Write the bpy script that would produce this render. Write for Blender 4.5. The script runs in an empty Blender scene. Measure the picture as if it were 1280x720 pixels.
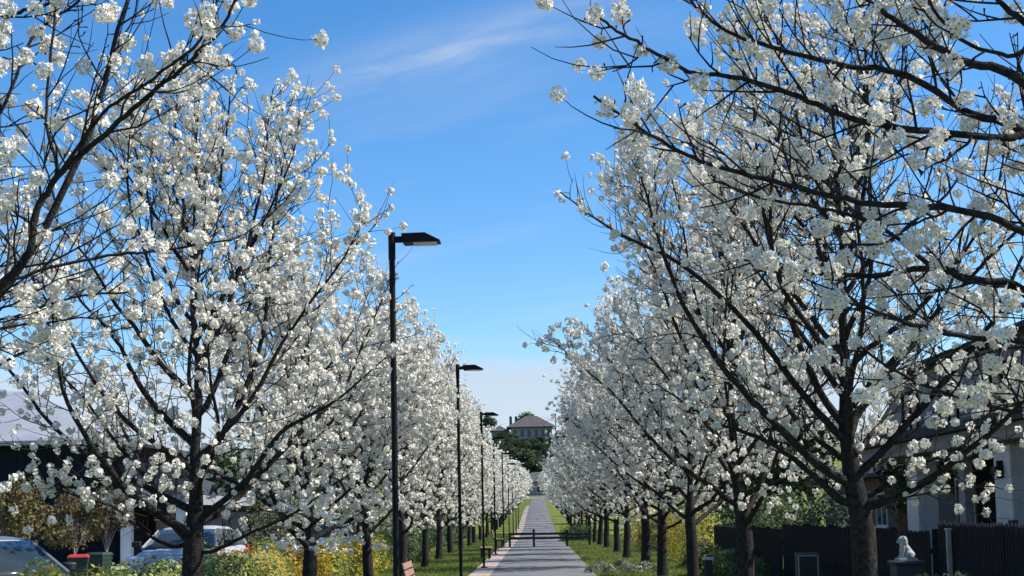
import bpy, bmesh, math, random
import numpy as np
from mathutils import Vector, Matrix

scene = bpy.context.scene
COL = scene.collection
R_ = math.radians

# ------------------------------------------------------------------ camera
F_PX, PPX, PPY = 1850.0, 640.0, 480.0          # focal length and optical axis of the (cropped) photograph
EYE = np.array([0.0, 0.0, 1.7])
_y = np.array([PPX * 0 + 32.0, -161.0, -F_PX]); _y /= np.linalg.norm(_y)
_z = np.array([0, 1.0, 0]); _z -= _z.dot(_y) * _y; _z /= np.linalg.norm(_z)
_r = R_(1.25)
_z = _z * math.cos(_r) + np.cross(_y, _z) * math.sin(_r) * (1 if np.cross(_y, _z)[0] < 0 else -1)
_x = np.cross(_y, _z)
W2C = np.stack([_x, _y, _z], 1)
cam_d = bpy.data.cameras.new('camera')
cam = bpy.data.objects.new('camera', cam_d); COL.objects.link(cam)
m4 = Matrix([list(r) for r in W2C.T]).to_4x4(); m4.translation = Vector(EYE)
cam.matrix_world = m4
cam_d.sensor_width = 36; cam_d.lens = 36 * F_PX / 1280; cam_d.shift_y = (PPY - 360) / 1280
cam_d.clip_start = 0.1; cam_d.clip_end = 6000
scene.camera = cam

# ------------------------------------------------------------------ sky, sun, exposure
SUN_EL, SUN_AZ = 43.0, 86.0                    # azimuth clockwise from the path direction (+Y)
world = bpy.data.worlds.new('World'); scene.world = world; world.use_nodes = True
wn, wl = world.node_tree.nodes, world.node_tree.links
wn.clear()
def wnode(t, **k):
    n = wn.new(t)
    for a, b in k.items(): setattr(n, a, b)
    return n
def wmath(op, a, b=None, c=None, clamp=False):
    n = wnode('ShaderNodeMath', operation=op, use_clamp=clamp)
    for i, v in enumerate((a, b, c)):
        if v is None: continue
        if hasattr(v, 'links'): wl.new(v, n.inputs[i])
        else: n.inputs[i].default_value = v
    return n.outputs[0]
sky = wnode('ShaderNodeTexSky', sky_type='NISHITA', sun_disc=False)
sky.sun_elevation = R_(SUN_EL); sky.sun_rotation = R_(SUN_AZ)
sky.altitude = 0; sky.air_density = 0.84; sky.dust_density = 0.5; sky.ozone_density = 3.0
hsv = wnode('ShaderNodeHueSaturation'); hsv.inputs['Saturation'].default_value = 1.3
hsv.inputs['Value'].default_value = 1.0
wl.new(sky.outputs[0], hsv.inputs['Color'])
tc = wnode('ShaderNodeTexCoord')
sep = wnode('ShaderNodeSeparateXYZ'); wl.new(tc.outputs['Generated'], sep.inputs[0])
zc = wmath('MAXIMUM', sep.outputs['Z'], 0.02)
px = wmath('DIVIDE', sep.outputs['X'], zc); py = wmath('DIVIDE', sep.outputs['Y'], zc)
# a thin cirrus streak lying on a cloud plane, ragged by stretched noise
ca, sa = math.cos(R_(142)), math.sin(R_(142))
dx = wmath('SUBTRACT', px, -0.17); dy = wmath('SUBTRACT', py, 3.08)
al = wmath('ADD', wmath('MULTIPLY', dx, ca), wmath('MULTIPLY', dy, sa))
pe = wmath('SUBTRACT', wmath('MULTIPLY', dy, ca), wmath('MULTIPLY', dx, sa))
comb = wnode('ShaderNodeCombineXYZ'); wl.new(wmath('MULTIPLY', al, 3.0), comb.inputs[0]); wl.new(wmath('MULTIPLY', pe, 9.0), comb.inputs[1])
nz = wnode('ShaderNodeTexNoise'); nz.inputs['Scale'].default_value = 1.0; nz.inputs['Detail'].default_value = 6; nz.inputs['Roughness'].default_value = 0.55
wl.new(comb.outputs[0], nz.inputs['Vector'])
pew = wmath('ADD', pe, wmath('MULTIPLY', wmath('SUBTRACT', nz.outputs['Fac'], 0.5), 0.22))
g = wmath('EXPONENT', wmath('MULTIPLY', wmath('ADD', wmath('POWER', wmath('MULTIPLY', wmath('ABSOLUTE', al), 2.0), 2.0), wmath('POWER', wmath('MULTIPLY', wmath('ABSOLUTE', pew), 8.0), 2.0)), -1.0))
streak = wmath('MULTIPLY', g, wmath('MULTIPLY', nz.outputs['Fac'], wmath('MULTIPLY', nz.outputs['Fac'], 1.15)))
# faint veils all over the sky
nv = wnode('ShaderNodeTexNoise'); nv.inputs['Scale'].default_value = 0.55; nv.inputs['Detail'].default_value = 7
mp = wnode('ShaderNodeCombineXYZ'); wl.new(wmath('MULTIPLY', al, 1.0), mp.inputs[0]); wl.new(wmath('MULTIPLY', pe, 2.6), mp.inputs[1])
wl.new(mp.outputs[0], nv.inputs['Vector'])
veil = wmath('MULTIPLY', wmath('SUBTRACT', nv.outputs['Fac'], 0.52, clamp=True), 0.9)
# low cloud bank round the horizon
na = wnode('ShaderNodeTexNoise'); na.inputs['Scale'].default_value = 3.0; na.inputs['Detail'].default_value = 8
ms = wnode('ShaderNodeVectorMath', operation='MULTIPLY'); ms.inputs[1].default_value = (1, 1, 6); wl.new(tc.outputs['Generated'], ms.inputs[0]); wl.new(ms.outputs[0], na.inputs['Vector'])
edge = wmath('ADD', 0.107, wmath('MULTIPLY', wmath('SUBTRACT', na.outputs['Fac'], 0.5), 0.05))
bank = wmath('MULTIPLY', wmath('DIVIDE', wmath('SUBTRACT', edge, sep.outputs['Z']), 0.016, clamp=True), 0.78)
thin = wmath('MULTIPLY', wmath('EXPONENT', wmath('MULTIPLY', wmath('POWER', wmath('DIVIDE', wmath('SUBTRACT', wmath('SUBTRACT', sep.outputs['Z'], edge), 0.009), 0.003), 2.0), -1.0)), wmath('MULTIPLY', na.outputs['Fac'], 0.4))
fac = wmath('MAXIMUM', wmath('MAXIMUM', wmath('ADD', streak, veil, clamp=True), bank), thin, clamp=True)
mixc = wnode('ShaderNodeMix', data_type='RGBA'); wl.new(fac, mixc.inputs[0])
wl.new(hsv.outputs[0], mixc.inputs[6]); mixc.inputs[7].default_value = (3.2, 3.6, 4.2, 1)
bg = wnode('ShaderNodeBackground'); bg.inputs['Strength'].default_value = 0.14
wl.new(mixc.outputs[2], bg.inputs['Color'])
wo = wnode('ShaderNodeOutputWorld'); wl.new(bg.outputs[0], wo.inputs[0])

sd = bpy.data.lights.new('sun', 'SUN'); sd.energy = 5.0; sd.angle = R_(0.53); sd.color = (1.0, 0.955, 0.88)
sun = bpy.data.objects.new('sun', sd); COL.objects.link(sun)
sv = Vector((math.sin(R_(SUN_AZ)) * math.cos(R_(SUN_EL)), math.cos(R_(SUN_AZ)) * math.cos(R_(SUN_EL)), math.sin(R_(SUN_EL))))
sun.rotation_euler = sv.to_track_quat('Z', 'Y').to_euler(); sun.location = (30, 0, 40)

vs = scene.view_settings
vs.view_transform = 'Standard'; vs.look = 'None'; vs.gamma = 1.0; vs.exposure = 0.52; vs.use_curve_mapping = False

# ------------------------------------------------------------------ helpers
def project(p):
    c = W2C @ (np.asarray(p, float) - EYE)
    return PPX + F_PX * c[0] / -c[2], PPY - F_PX * c[1] / -c[2]
def at(pxx, pyy, Y):
    d = W2C.T @ np.array([pxx - PPX, -(pyy - PPY), -F_PX])
    return EYE + d * (Y / d[1])

MATS = {}
def mat(name, c1, c2=None, scale=8.0, rough=0.7, bump=0.0, bscale=None, metal=0.0, spec=0.4, detail=5, transl=0.0, coord='Object', lo=0.35, hi=0.65):
    m = bpy.data.materials.new(name); m.use_nodes = True; MATS[name] = m
    n, l = m.node_tree.nodes, m.node_tree.links
    b = n['Principled BSDF']; b.inputs['Roughness'].default_value = rough; b.inputs['Metallic'].default_value = metal
    b.inputs['Specular IOR Level'].default_value = spec
    t = n.new('ShaderNodeTexCoord')
    if c2 is None: c2 = tuple(x * 0.8 for x in c1)
    nz = n.new('ShaderNodeTexNoise'); nz.inputs['Scale'].default_value = scale; nz.inputs['Detail'].default_value = detail
    l.new(t.outputs[coord], nz.inputs['Vector'])
    cr = n.new('ShaderNodeValToRGB'); cr.color_ramp.elements[0].position = lo; cr.color_ramp.elements[1].position = hi
    cr.color_ramp.elements[0].color = (*c2, 1); cr.color_ramp.elements[1].color = (*c1, 1)
    l.new(nz.outputs['Fac'], cr.inputs[0]); l.new(cr.outputs[0], b.inputs['Base Color'])
    if bump:
        nb = n.new('ShaderNodeTexNoise'); nb.inputs['Scale'].default_value = bscale or scale * 3; nb.inputs['Detail'].default_value = 6
        l.new(t.outputs[coord], nb.inputs['Vector'])
        bp = n.new('ShaderNodeBump'); bp.inputs['Strength'].default_value = bump; bp.inputs['Distance'].default_value = 0.02
        l.new(nb.outputs['Fac'], bp.inputs['Height']); l.new(bp.outputs[0], b.inputs['Normal'])
    if transl:
        out = n['Material Output']; tr = n.new('ShaderNodeBsdfTranslucent'); l.new(cr.outputs[0], tr.inputs[0])
        mx = n.new('ShaderNodeMixShader'); mx.inputs[0].default_value = transl
        l.new(b.outputs[0], mx.inputs[1]); l.new(tr.outputs[0], mx.inputs[2]); l.new(mx.outputs[0], out.inputs[0])
    return m
def glass_mat(name, tint, rough=0.06):
    m = mat(name, tint, tuple(x * 0.6 for x in tint), 1.5, rough, spec=0.5); return m

def mesh_np(name, V, faces, mats, mi=None, smooth=False):
    """faces: (n,k) int array"""
    me = bpy.data.meshes.new(name)
    V = np.asarray(V, np.float32); faces = np.asarray(faces, np.int32)
    n, k = faces.shape
    me.vertices.add(len(V)); me.vertices.foreach_set('co', V.ravel())
    me.loops.add(n * k); me.loops.foreach_set('vertex_index', faces.ravel())
    me.polygons.add(n); me.polygons.foreach_set('loop_start', np.arange(0, n * k, k, dtype=np.int32))
    try: me.polygons.foreach_set('loop_total', np.full(n, k, np.int32))
    except Exception: pass
    if mi is not None: me.polygons.foreach_set('material_index', np.asarray(mi, np.int32))
    if smooth: me.polygons.foreach_set('use_smooth', np.ones(n, bool))
    for m in mats: me.materials.append(MATS[m] if isinstance(m, str) else m)
    me.update(calc_edges=True)
    return me
def link(name, data, parent=None, loc=None):
    o = bpy.data.objects.new(name, data); COL.objects.link(o)
    if parent is not None: o.parent = parent
    if loc is not None: o.location = loc
    return o
def tag(o, label=None, cat=None, group=None, kind=None):
    if label: o['label'] = label
    if cat: o['category'] = cat
    if group: o['group'] = group
    if kind: o['kind'] = kind
    return o
def thing(name, loc, label, cat, group=None, rz=0.0, scale=1.0):
    o = link(name, None, None, loc); o.rotation_euler = (0, 0, rz); o.scale = (scale,) * 3
    o.empty_display_size = 0.2
    return tag(o, label, cat, group)
def copy_tree(o, parent=None):
    c = o.copy(); COL.objects.link(c); c.parent = parent
    for ch in list(o.children): copy_tree(ch, c)
    return c

class MB:
    def __init__(s): s.v = []; s.f = []
    def add(s, V, Fs):
        b = len(s.v); s.v += [tuple(float(a) for a in p) for p in V]; s.f += [tuple(b + i for i in f) for f in Fs]; return s
    def box(s, x0, x1, y0, y1, z0, z1, M=None):
        V = [(x0,y0,z0),(x1,y0,z0),(x1,y1,z0),(x0,y1,z0),(x0,y0,z1),(x1,y0,z1),(x1,y1,z1),(x0,y1,z1)]
        if M is not None: V = [tuple(M @ Vector(p)) for p in V]
        return s.add(V, [(0,3,2,1),(4,5,6,7),(0,1,5,4),(1,2,6,5),(2,3,7,6),(3,0,4,7)])
    def prism(s, poly, a, b, axis='y'):
        """poly of 2-D points extruded along an axis; axis y: points are (x,z)"""
        n = len(poly)
        def mk(p, t): return {'y': (p[0], t, p[1]), 'x': (t, p[0], p[1]), 'z': (p[0], p[1], t)}[axis]
        V = [mk(p, a) for p in poly] + [mk(p, b) for p in poly]
        Fs = [tuple(range(n))[::-1], tuple(range(n, 2 * n))] + [(i, (i + 1) % n, n + (i + 1) % n, n + i) for i in range(n)]
        return s.add(V, Fs)
    def loft(s, rings, cap=True, closed=True):
        n = len(rings[0]); V = [p for r in rings for p in r]; Fs = []
        for i in range(len(rings) - 1):
            for j in range(n if closed else n - 1):
                k = (j + 1) % n
                Fs.append((i*n+j, i*n+k, (i+1)*n+k, (i+1)*n+j))
        if cap: Fs += [tuple(range(n))[::-1], tuple(range((len(rings)-1)*n, len(rings)*n))]
        return s.add(V, Fs)
    def tube(s, pts, rad, n=8):
        V, Fs = tube_geo(pts, rad, n)
        s.add(V, [tuple(f) for f in Fs])
        m = len(pts)
        b = len(s.v) - len(V)
        s.f += [tuple(b + i for i in range(n))[::-1], tuple(b + (m-1)*n + i for i in range(n))]
        return s
    def cyl(s, c, r, h, n=16, axis='z', r2=None):
        c = np.array(c, float); d = {'x': (1,0,0), 'y': (0,1,0), 'z': (0,0,1)}[axis]
        return s.tube([c, c + np.array(d) * h], [r, r if r2 is None else r2], n)
    def build(s, name, m, parent=None, loc=None, smooth=False, bevel=0.0, seg=2):
        me = bpy.data.meshes.new(name); me.from_pydata(s.v, [], s.f)
        bm = bmesh.new(); bm.from_mesh(me); bmesh.ops.recalc_face_normals(bm, faces=bm.faces); bm.to_mesh(me); bm.free()
        me.materials.append(MATS[m])
        if smooth:
            me.polygons.foreach_set('use_smooth', np.ones(len(me.polygons), bool))
        o = link(name, me, parent, loc)
        if bevel:
            md = o.modifiers.new('bevel', 'BEVEL'); md.width = bevel; md.segments = seg; md.limit_method = 'ANGLE'; md.angle_limit = R_(35)
        return o

def tube_geo(pts, rad, n):
    P = np.asarray(pts, float); m = len(P)
    T = np.empty_like(P); T[1:-1] = P[2:] - P[:-2]; T[0] = P[1] - P[0]; T[-1] = P[-1] - P[-2]
    T /= np.linalg.norm(T, axis=1)[:, None] + 1e-9
    u = np.cross(T[0], (0.31, 0.87, 0.38)); u /= np.linalg.norm(u) + 1e-9
    U = np.empty_like(P)
    for i in range(m):
        u = u - T[i] * u.dot(T[i]); u /= np.linalg.norm(u) + 1e-9; U[i] = u
    W = np.cross(T, U)
    a = np.linspace(0, 2 * np.pi, n, endpoint=False)
    rad = np.broadcast_to(np.asarray(rad, float), (m,))
    V = P[:, None] + rad[:, None, None] * (np.cos(a)[None, :, None] * U[:, None] + np.sin(a)[None, :, None] * W[:, None])
    i = np.arange(m - 1)[:, None] * n; j = np.arange(n)[None]; k = (j + 1) % n
    Fs = np.stack([i + j, i + k, i + n + k, i + n + j], -1).reshape(-1, 4)
    return V.reshape(-1, 3), Fs
class TubeMB:
    def __init__(s): s.V = []; s.F = []; s.n = 0
    def add(s, pts, rad, n):
        V, Fs = tube_geo(pts, rad, n); s.V.append(V); s.F.append(Fs + s.n); s.n += len(V)
    def mesh(s, name, m):
        return mesh_np(name, np.concatenate(s.V), np.concatenate(s.F), [m], smooth=True)

# ------------------------------------------------------------------ materials
mat('bark', (0.044, 0.039, 0.037), (0.018, 0.016, 0.016), 22, 0.9, 0.9, 60, spec=0.08)
mat('petal', (0.87, 0.84, 0.76), (0.80, 0.765, 0.67), 9, 0.75, spec=0.12, transl=0.24)
mat('flower_eye', (0.34, 0.30, 0.12), (0.16, 0.09, 0.07), 60, 0.8, spec=0.1)
mat('bud', (0.30, 0.20, 0.12), (0.16, 0.11, 0.06), 30, 0.8, spec=0.1)
mat('lamp_paint', (0.009, 0.010, 0.013), (0.006, 0.007, 0.009), 6, 0.5, spec=0.15)
mat('lamp_lens', (0.55, 0.57, 0.6), (0.45, 0.47, 0.5), 20, 0.25)
mat('rail_paint', (0.012, 0.012, 0.013), (0.02, 0.02, 0.02), 14, 0.6, 0.15)
mat('concrete', (0.42, 0.40, 0.37), (0.30, 0.29, 0.27), 5, 0.9, 0.3)
mat('bench_wood', (0.34, 0.20, 0.15), (0.22, 0.12, 0.09), 9, 0.7, 0.3)
mat('steel', (0.10, 0.10, 0.11), (0.06, 0.06, 0.07), 9, 0.5, metal=0.6)
mat('fence_paint', (0.020, 0.022, 0.027), (0.011, 0.012, 0.016), 5, 0.8, 0.3, spec=0.1)
mat('pale_post', (0.34, 0.34, 0.34), (0.25, 0.25, 0.25), 6, 0.8, 0.2)
mat('render_white', (0.66, 0.66, 0.65), (0.56, 0.56, 0.55), 2.5, 0.85, 0.15, 60)
mat('render_grey', (0.27, 0.27, 0.285), (0.22, 0.22, 0.235), 2.5, 0.85, 0.2, 60)
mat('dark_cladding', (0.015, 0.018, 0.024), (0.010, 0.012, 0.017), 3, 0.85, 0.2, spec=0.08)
mat('roof_grey', (0.060, 0.062, 0.068), (0.04, 0.042, 0.046), 4, 0.8, 0.2, spec=0.15)
mat('roof_metal', (0.40, 0.41, 0.43), (0.33, 0.34, 0.36), 1.2, 0.5, 0.1, metal=0.2)
mat('roof_tile', (0.11, 0.10, 0.093), (0.07, 0.065, 0.06), 2.0, 0.85, 0.4)
mat('chimney_brick', (0.17, 0.10, 0.08), (0.11, 0.07, 0.06), 6, 0.9, 0.3)
mat('hill_wall', (0.36, 0.37, 0.39), (0.28, 0.29, 0.31), 1.0, 0.85)
mat('ochre_wall', (0.36, 0.25, 0.12), (0.26, 0.19, 0.10), 1.0, 0.9)
glass_mat('window_glass', (0.022, 0.028, 0.036))
glass_mat('car_glass', (0.030, 0.042, 0.045), 0.03)
mat('white_frame', (0.72, 0.72, 0.72), (0.62, 0.62, 0.62), 4, 0.6)
mat('stone_statue', (0.46, 0.46, 0.44), (0.33, 0.33, 0.32), 14, 0.9, 0.5, 90)
mat('pillar_dark', (0.055, 0.058, 0.065), (0.035, 0.037, 0.043), 5, 0.85, 0.2)
mat('cabinet_green', (0.030, 0.038, 0.036), (0.022, 0.028, 0.027), 5, 0.6)
mat('car_blue', (0.10, 0.135, 0.17), (0.095, 0.125, 0.16), 2, 0.38, metal=0.0, spec=0.35)
mat('car_silver', (0.36, 0.37, 0.39), (0.34, 0.35, 0.37), 2, 0.38, metal=0.0, spec=0.35)
mat('car_white', (0.74, 0.76, 0.80), (0.70, 0.72, 0.76), 2, 0.28, spec=0.6)
mat('black_plastic', (0.018, 0.018, 0.019), (0.012, 0.012, 0.013), 12, 0.55)
mat('tyre_rubber', (0.02, 0.02, 0.02), (0.014, 0.014, 0.014), 20, 0.85)
mat('rim_alloy', (0.5, 0.5, 0.52), (0.42, 0.42, 0.44), 10, 0.35, metal=0.8)
mat('lens_clear', (0.7, 0.72, 0.75), (0.5, 0.52, 0.55), 18, 0.1, spec=0.9)
mat('bin_green', (0.020, 0.045, 0.030), (0.015, 0.035, 0.024), 6, 0.6)
mat('bin_red', (0.42, 0.035, 0.03), (0.34, 0.028, 0.025), 6, 0.55)
mat('leaf_yellow', (0.50, 0.41, 0.04), (0.27, 0.28, 0.035), 2.2, 0.6, transl=0.3)
mat('leaf_lime', (0.40, 0.42, 0.13), (0.19, 0.25, 0.055), 2.2, 0.55, transl=0.3)
mat('leaf_orange', (0.52, 0.27, 0.03), (0.36, 0.25, 0.03), 2.0, 0.6, transl=0.3)
mat('leaf_green', (0.085, 0.135, 0.035), (0.04, 0.075, 0.022), 2.2, 0.6, transl=0.25)
mat('leaf_dark', (0.038, 0.062, 0.024), (0.018, 0.034, 0.014), 0.5, 0.7, transl=0.2)
mat('leaf_mid', (0.075, 0.115, 0.034), (0.035, 0.06, 0.02), 0.6, 0.7, transl=0.2)
mat('leaf_sage', (0.27, 0.30, 0.21), (0.16, 0.19, 0.12), 3, 0.8, transl=0.2)
mat('leaf_bronze', (0.15, 0.115, 0.055), (0.09, 0.06, 0.042), 1.6, 0.7, transl=0.3)
mat('leaf_olive', (0.20, 0.16, 0.04), (0.10, 0.095, 0.03), 1.6, 0.7, transl=0.3)
mat('pale_bark', (0.30, 0.27, 0.23), (0.20, 0.18, 0.15), 18, 0.9, 0.3)
mat('stem', (0.06, 0.05, 0.035), (0.035, 0.03, 0.02), 18, 0.9)
mat('grass_blade', (0.20, 0.235, 0.045), (0.11, 0.15, 0.03), 1.3, 0.6, transl=0.35, coord='Object')

def ground_material():
    m = bpy.data.materials.new('grass_ground'); m.use_nodes = True; MATS['grass_ground'] = m
    n, l = m.node_tree.nodes, m.node_tree.links; b = n['Principled BSDF']
    b.inputs['Roughness'].default_value = 0.9; b.inputs['Specular IOR Level'].default_value = 0.1
    t = n.new('ShaderNodeTexCoord')
    a = n.new('ShaderNodeTexNoise'); a.inputs['Scale'].default_value = 0.55; a.inputs['Detail'].default_value = 8; a.inputs['Roughness'].default_value = 0.7
    c = n.new('ShaderNodeTexNoise'); c.inputs['Scale'].default_value = 26; c.inputs['Detail'].default_value = 4
    for q in (a, c): l.new(t.outputs['Object'], q.inputs['Vector'])
    r1 = n.new('ShaderNodeValToRGB'); r1.color_ramp.elements[0].color = (0.13, 0.165, 0.032, 1); r1.color_ramp.elements[1].color = (0.20, 0.225, 0.05, 1)
    r1.color_ramp.elements[0].position = .35; r1.color_ramp.elements[1].position = .65
    l.new(a.outputs['Fac'], r1.inputs[0])
    mx = n.new('ShaderNodeMix'); mx.data_type = 'RGBA'; mx.blend_type = 'MULTIPLY'; mx.inputs[0].default_value = 0.6
    r2 = n.new('ShaderNodeValToRGB'); r2.color_ramp.elements[0].color = (0.45, 0.45, 0.4, 1); r2.color_ramp.elements[1].color = (1, 1, 1, 1)
    r2.color_ramp.elements[0].position = .3; r2.color_ramp.elements[1].position = .6
    l.new(c.outputs['Fac'], r2.inputs[0]); l.new(r1.outputs[0], mx.inputs[6]); l.new(r2.outputs[0], mx.inputs[7]); l.new(mx.outputs[2], b.inputs['Base Color'])
    bp = n.new('ShaderNodeBump'); bp.inputs['Strength'].default_value = 0.8; bp.inputs['Distance'].default_value = 0.05
    l.new(c.outputs['Fac'], bp.inputs['Height']); l.new(bp.outputs[0], b.inputs['Normal'])
ground_material()
def asphalt_material(name, c1, c2):
    m = mat(name, c1, c2, 0.45, 0.85, 0.5, 160, spec=0.2, detail=12, lo=.3, hi=.7)
asphalt_material('asphalt', (0.215, 0.212, 0.21), (0.135, 0.134, 0.134))
asphalt_material('road_asphalt', (0.20, 0.20, 0.205), (0.15, 0.15, 0.155))
def paver_material():
    m = bpy.data.materials.new('pavers'); m.use_nodes = True; MATS['pavers'] = m
    n, l = m.node_tree.nodes, m.node_tree.links; b = n['Principled BSDF']; b.inputs['Roughness'].default_value = 0.85
    t = n.new('ShaderNodeTexCoord'); br = n.new('ShaderNodeTexBrick')
    br.inputs['Scale'].default_value = 1.0; br.inputs['Brick Width'].default_value = 0.23; br.inputs['Row Height'].default_value = 0.23
    br.inputs['Mortar Size'].default_value = 0.008; br.inputs['Color1'].default_value = (0.60, 0.48, 0.40, 1); br.inputs['Color2'].default_value = (0.50, 0.39, 0.32, 1)
    br.inputs['Mortar'].default_value = (0.26, 0.22, 0.19, 1)
    l.new(t.outputs['Object'], br.inputs['Vector'])
    nz = n.new('ShaderNodeTexNoise'); nz.inputs['Scale'].default_value = 3; nz.inputs['Detail'].default_value = 6; l.new(t.outputs['Object'], nz.inputs['Vector'])
    mx = n.new('ShaderNodeMix'); mx.data_type = 'RGBA'; mx.blend_type = 'MULTIPLY'; mx.inputs[0].default_value = 0.5
    l.new(br.outputs['Color'], mx.inputs[6]); l.new(nz.outputs['Fac'], mx.inputs[7]); l.new(mx.outputs[2], b.inputs['Base Color'])
    bp = n.new('ShaderNodeBump'); bp.inputs['Strength'].default_value = 0.4; bp.inputs['Distance'].default_value = 0.01; bp.invert = True
    l.new(br.outputs['Fac'], bp.inputs['Height']); l.new(bp.outputs[0], b.inputs['Normal'])
paver_material()

# ------------------------------------------------------------------ terrain
YB = np.array([-60, -30, 0, 10, 20, 30, 40, 50, 60, 70, 80, 90, 100, 112, 124, 136, 148, 160, 172, 184, 196, 210, 225, 240, 255, 270, 285, 300, 312, 325, 340, 355, 370, 385, 400, 415, 430, 460, 520, 620, 800, 1100, 1600, 2600], float)
PY = np.array([-60, 70, 85, 105, 130, 146, 162, 180, 215, 255, 300, 325, 345, 385, 405, 440, 520, 800, 2600], float)
PZ = np.array([0, 0, -.10, -.06, .12, .38, .75, 1.22, 2.15, 3.0, 3.85, 5.2, 8.0, 17.5, 20.5, 22.5, 24, 26, 30], float)
ZB = np.interp(YB, PY, PZ)
def gz(x, y):
    base = float(np.interp(y, YB, ZB))
    if base > 3.0:                                # the hill stands only round the line of the path
        f = min(1, max(0, (170 - abs(x)) / 130)); base = 3.0 + (base - 3.0) * f * f * (3 - 2 * f)
    return base
XB = np.array([-1600, -800, -400, -200, -120, -85, -60, -40, -30, -13.6, -6.9, -1.9, -1.35, 1.52, 5, 9, 30, 40, 60, 85, 120, 200, 400, 800, 1600], float)
def strip(name, x0, x1, y0, y1, dz, m, label=None, nx=1):
    ys = [y0] + [y for y in YB if y0 < y < y1] + [y1]; xs = np.linspace(x0, x1, nx + 1)
    V = [(x, y, gz(x, y) + dz) for y in ys for x in xs]; k = nx + 1
    Fs = [(j*k+i, j*k+i+1, (j+1)*k+i+1, (j+1)*k+i) for j in range(len(ys)-1) for i in range(nx)]
    o = link(name, mesh_np(name, V, Fs, [m])); tag(o, label, kind='structure'); return o
V = [(x, y, gz(x, y)) for y in YB for x in XB]; k = len(XB)
Fs = [(j*k+i, j*k+i+1, (j+1)*k+i+1, (j+1)*k+i) for j in range(len(YB)-1) for i in range(k-1)]
tag(link('ground', mesh_np('ground', V, Fs, ['grass_ground'])), 'green grass ground rising to a hill at the far end', kind='structure')
strip('path', -1.33, 1.52, -30, 312, 0.012, 'asphalt', 'grey asphalt path running straight between the blossom trees')
strip('paver_edging', -1.93, -1.345, -30, 250, 0.016, 'pavers', 'pinkish brick paver strip along the asphalt path')
strip('street', -13.2, -7.0, -30, 120, 0.02, 'road_asphalt', 'grey side street behind the hedge')
for nm, x0, x1 in (('kerb', -7.0, -6.86), ('kerb', -13.34, -13.2)):
    k_ = MB().box(x0, x1, -30, 120, -0.05, 0.12).build(nm, 'concrete', bevel=0.02); tag(k_, 'pale concrete kerb of the side street', kind='structure')
strip('footpath', -16.2, -14.8, -30, 120, 0.012, 'concrete', 'pale concrete footpath across the side street')
# cross street at the far end of the path
V = [(-60, 313, gz(0, 313) + .03), (60, 313, gz(0, 313) + .03), (60, 322, gz(0, 322) + .05), (-60, 322, gz(0, 322) + .05)]
tag(link('cross_street', mesh_np('cross_street', V, [(0, 1, 2, 3)], ['road_asphalt'])), 'grey cross street where the path ends', kind='structure')

# ------------------------------------------------------------------ blossom clusters
def cluster_geo(seed, nflow, detail):
    """a ball of small five-petalled flowers, radius about 1 unit = 1 m scaled later; returns V, F(tri), matidx"""
    rg = np.random.default_rng(seed); V = []; Fs = []; mi = []
    ga = math.pi * (3 - 5 ** .5)
    for i in range(nflow):
        zz = 1 - 1.75 * (i + .5) / nflow; rr = math.sqrt(max(0, 1 - zz * zz)); th = ga * i + rg.normal() * .2
        d = np.array([rr * math.cos(th), rr * math.sin(th), zz]) + rg.normal(size=3) * .16; d /= np.linalg.norm(d)
        c = d * (rg.uniform(.48, .76) if detail == 2 else rg.uniform(.50, .74))
        d2 = d + rg.normal(size=3) * .35; d2 /= np.linalg.norm(d2)
        u = np.cross(d2, (0.3, .5, .8)); u /= np.linalg.norm(u); w = np.cross(d2, u)
        s = rg.uniform(.29, .40) if detail == 2 else rg.uniform(.38, .52); ph = rg.uniform(0, 6.3); cup = rg.uniform(.05, .5)
        if detail == 2:
            for k in range(5):
                a = ph + k * 2 * math.pi / 5; e = np.cos(a) * u + np.sin(a) * w; t = np.cross(d2, e)
                b = len(V); lift = cup + rg.normal() * .12
                V += [c, c + s * (.62 * e + .36 * t + .45 * lift * d2), c + s * (1.02 * e + lift * d2), c + s * (.62 * e - .36 * t + .45 * lift * d2)]
                Fs += [(b, b+1, b+2), (b, b+2, b+3)]; mi += [0, 0]
            b = len(V); q = c + d2 * s * .12
            V += [q + s * .27 * (math.cos(a) * u + math.sin(a) * w) for a in (0, 2.1, 4.2)]; Fs.append((b, b+1, b+2)); mi.append(1)
        elif detail == 1:
            b = len(V); V.append(c - d2 * s * .12)
            for k in range(5):
                a = ph + k * 2 * math.pi / 5; V.append(c + s * ((np.cos(a) * u + np.sin(a) * w) * rg.uniform(.8, 1.15) + d2 * (cup + rg.normal() * .2)))
            for k in range(5): Fs.append((b, b+1+k, b+1+(k+1) % 5)); mi.append(0)
        else:
            b = len(V); s *= 1.7
            for k in range(3):
                a = ph + k * 2.1; V.append(c + s * ((np.cos(a) * u + np.sin(a) * w) + d2 * rg.normal() * .3))
            Fs.append((b, b+1, b+2)); mi.append(0)
    return np.array(V), np.array(Fs), np.array(mi)
CL = {2: [cluster_geo(i, 27, 2) for i in range(4)], 1: [cluster_geo(10 + i, 13, 1) for i in range(4)], 0: [cluster_geo(20 + i, 7, 0) for i in range(4)]}
CL_OBJ = [mesh_np('blossom_cluster', *CL[2][i][:2], ['petal', 'flower_eye'], CL[2][i][2]) for i in range(4)]
def rand_rot(rg, n):
    q = rg.normal(size=(n, 4)); q /= np.linalg.norm(q, axis=1)[:, None]; w, x, y, z = q.T
    return np.stack([np.stack([1-2*(y*y+z*z), 2*(x*y-z*w), 2*(x*z+y*w)], -1), np.stack([2*(x*y+z*w), 1-2*(x*x+z*z), 2*(y*z-x*w)], -1), np.stack([2*(x*z-y*w), 2*(y*z+x*w), 1-2*(x*x+y*y)], -1)], 1), q
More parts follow.
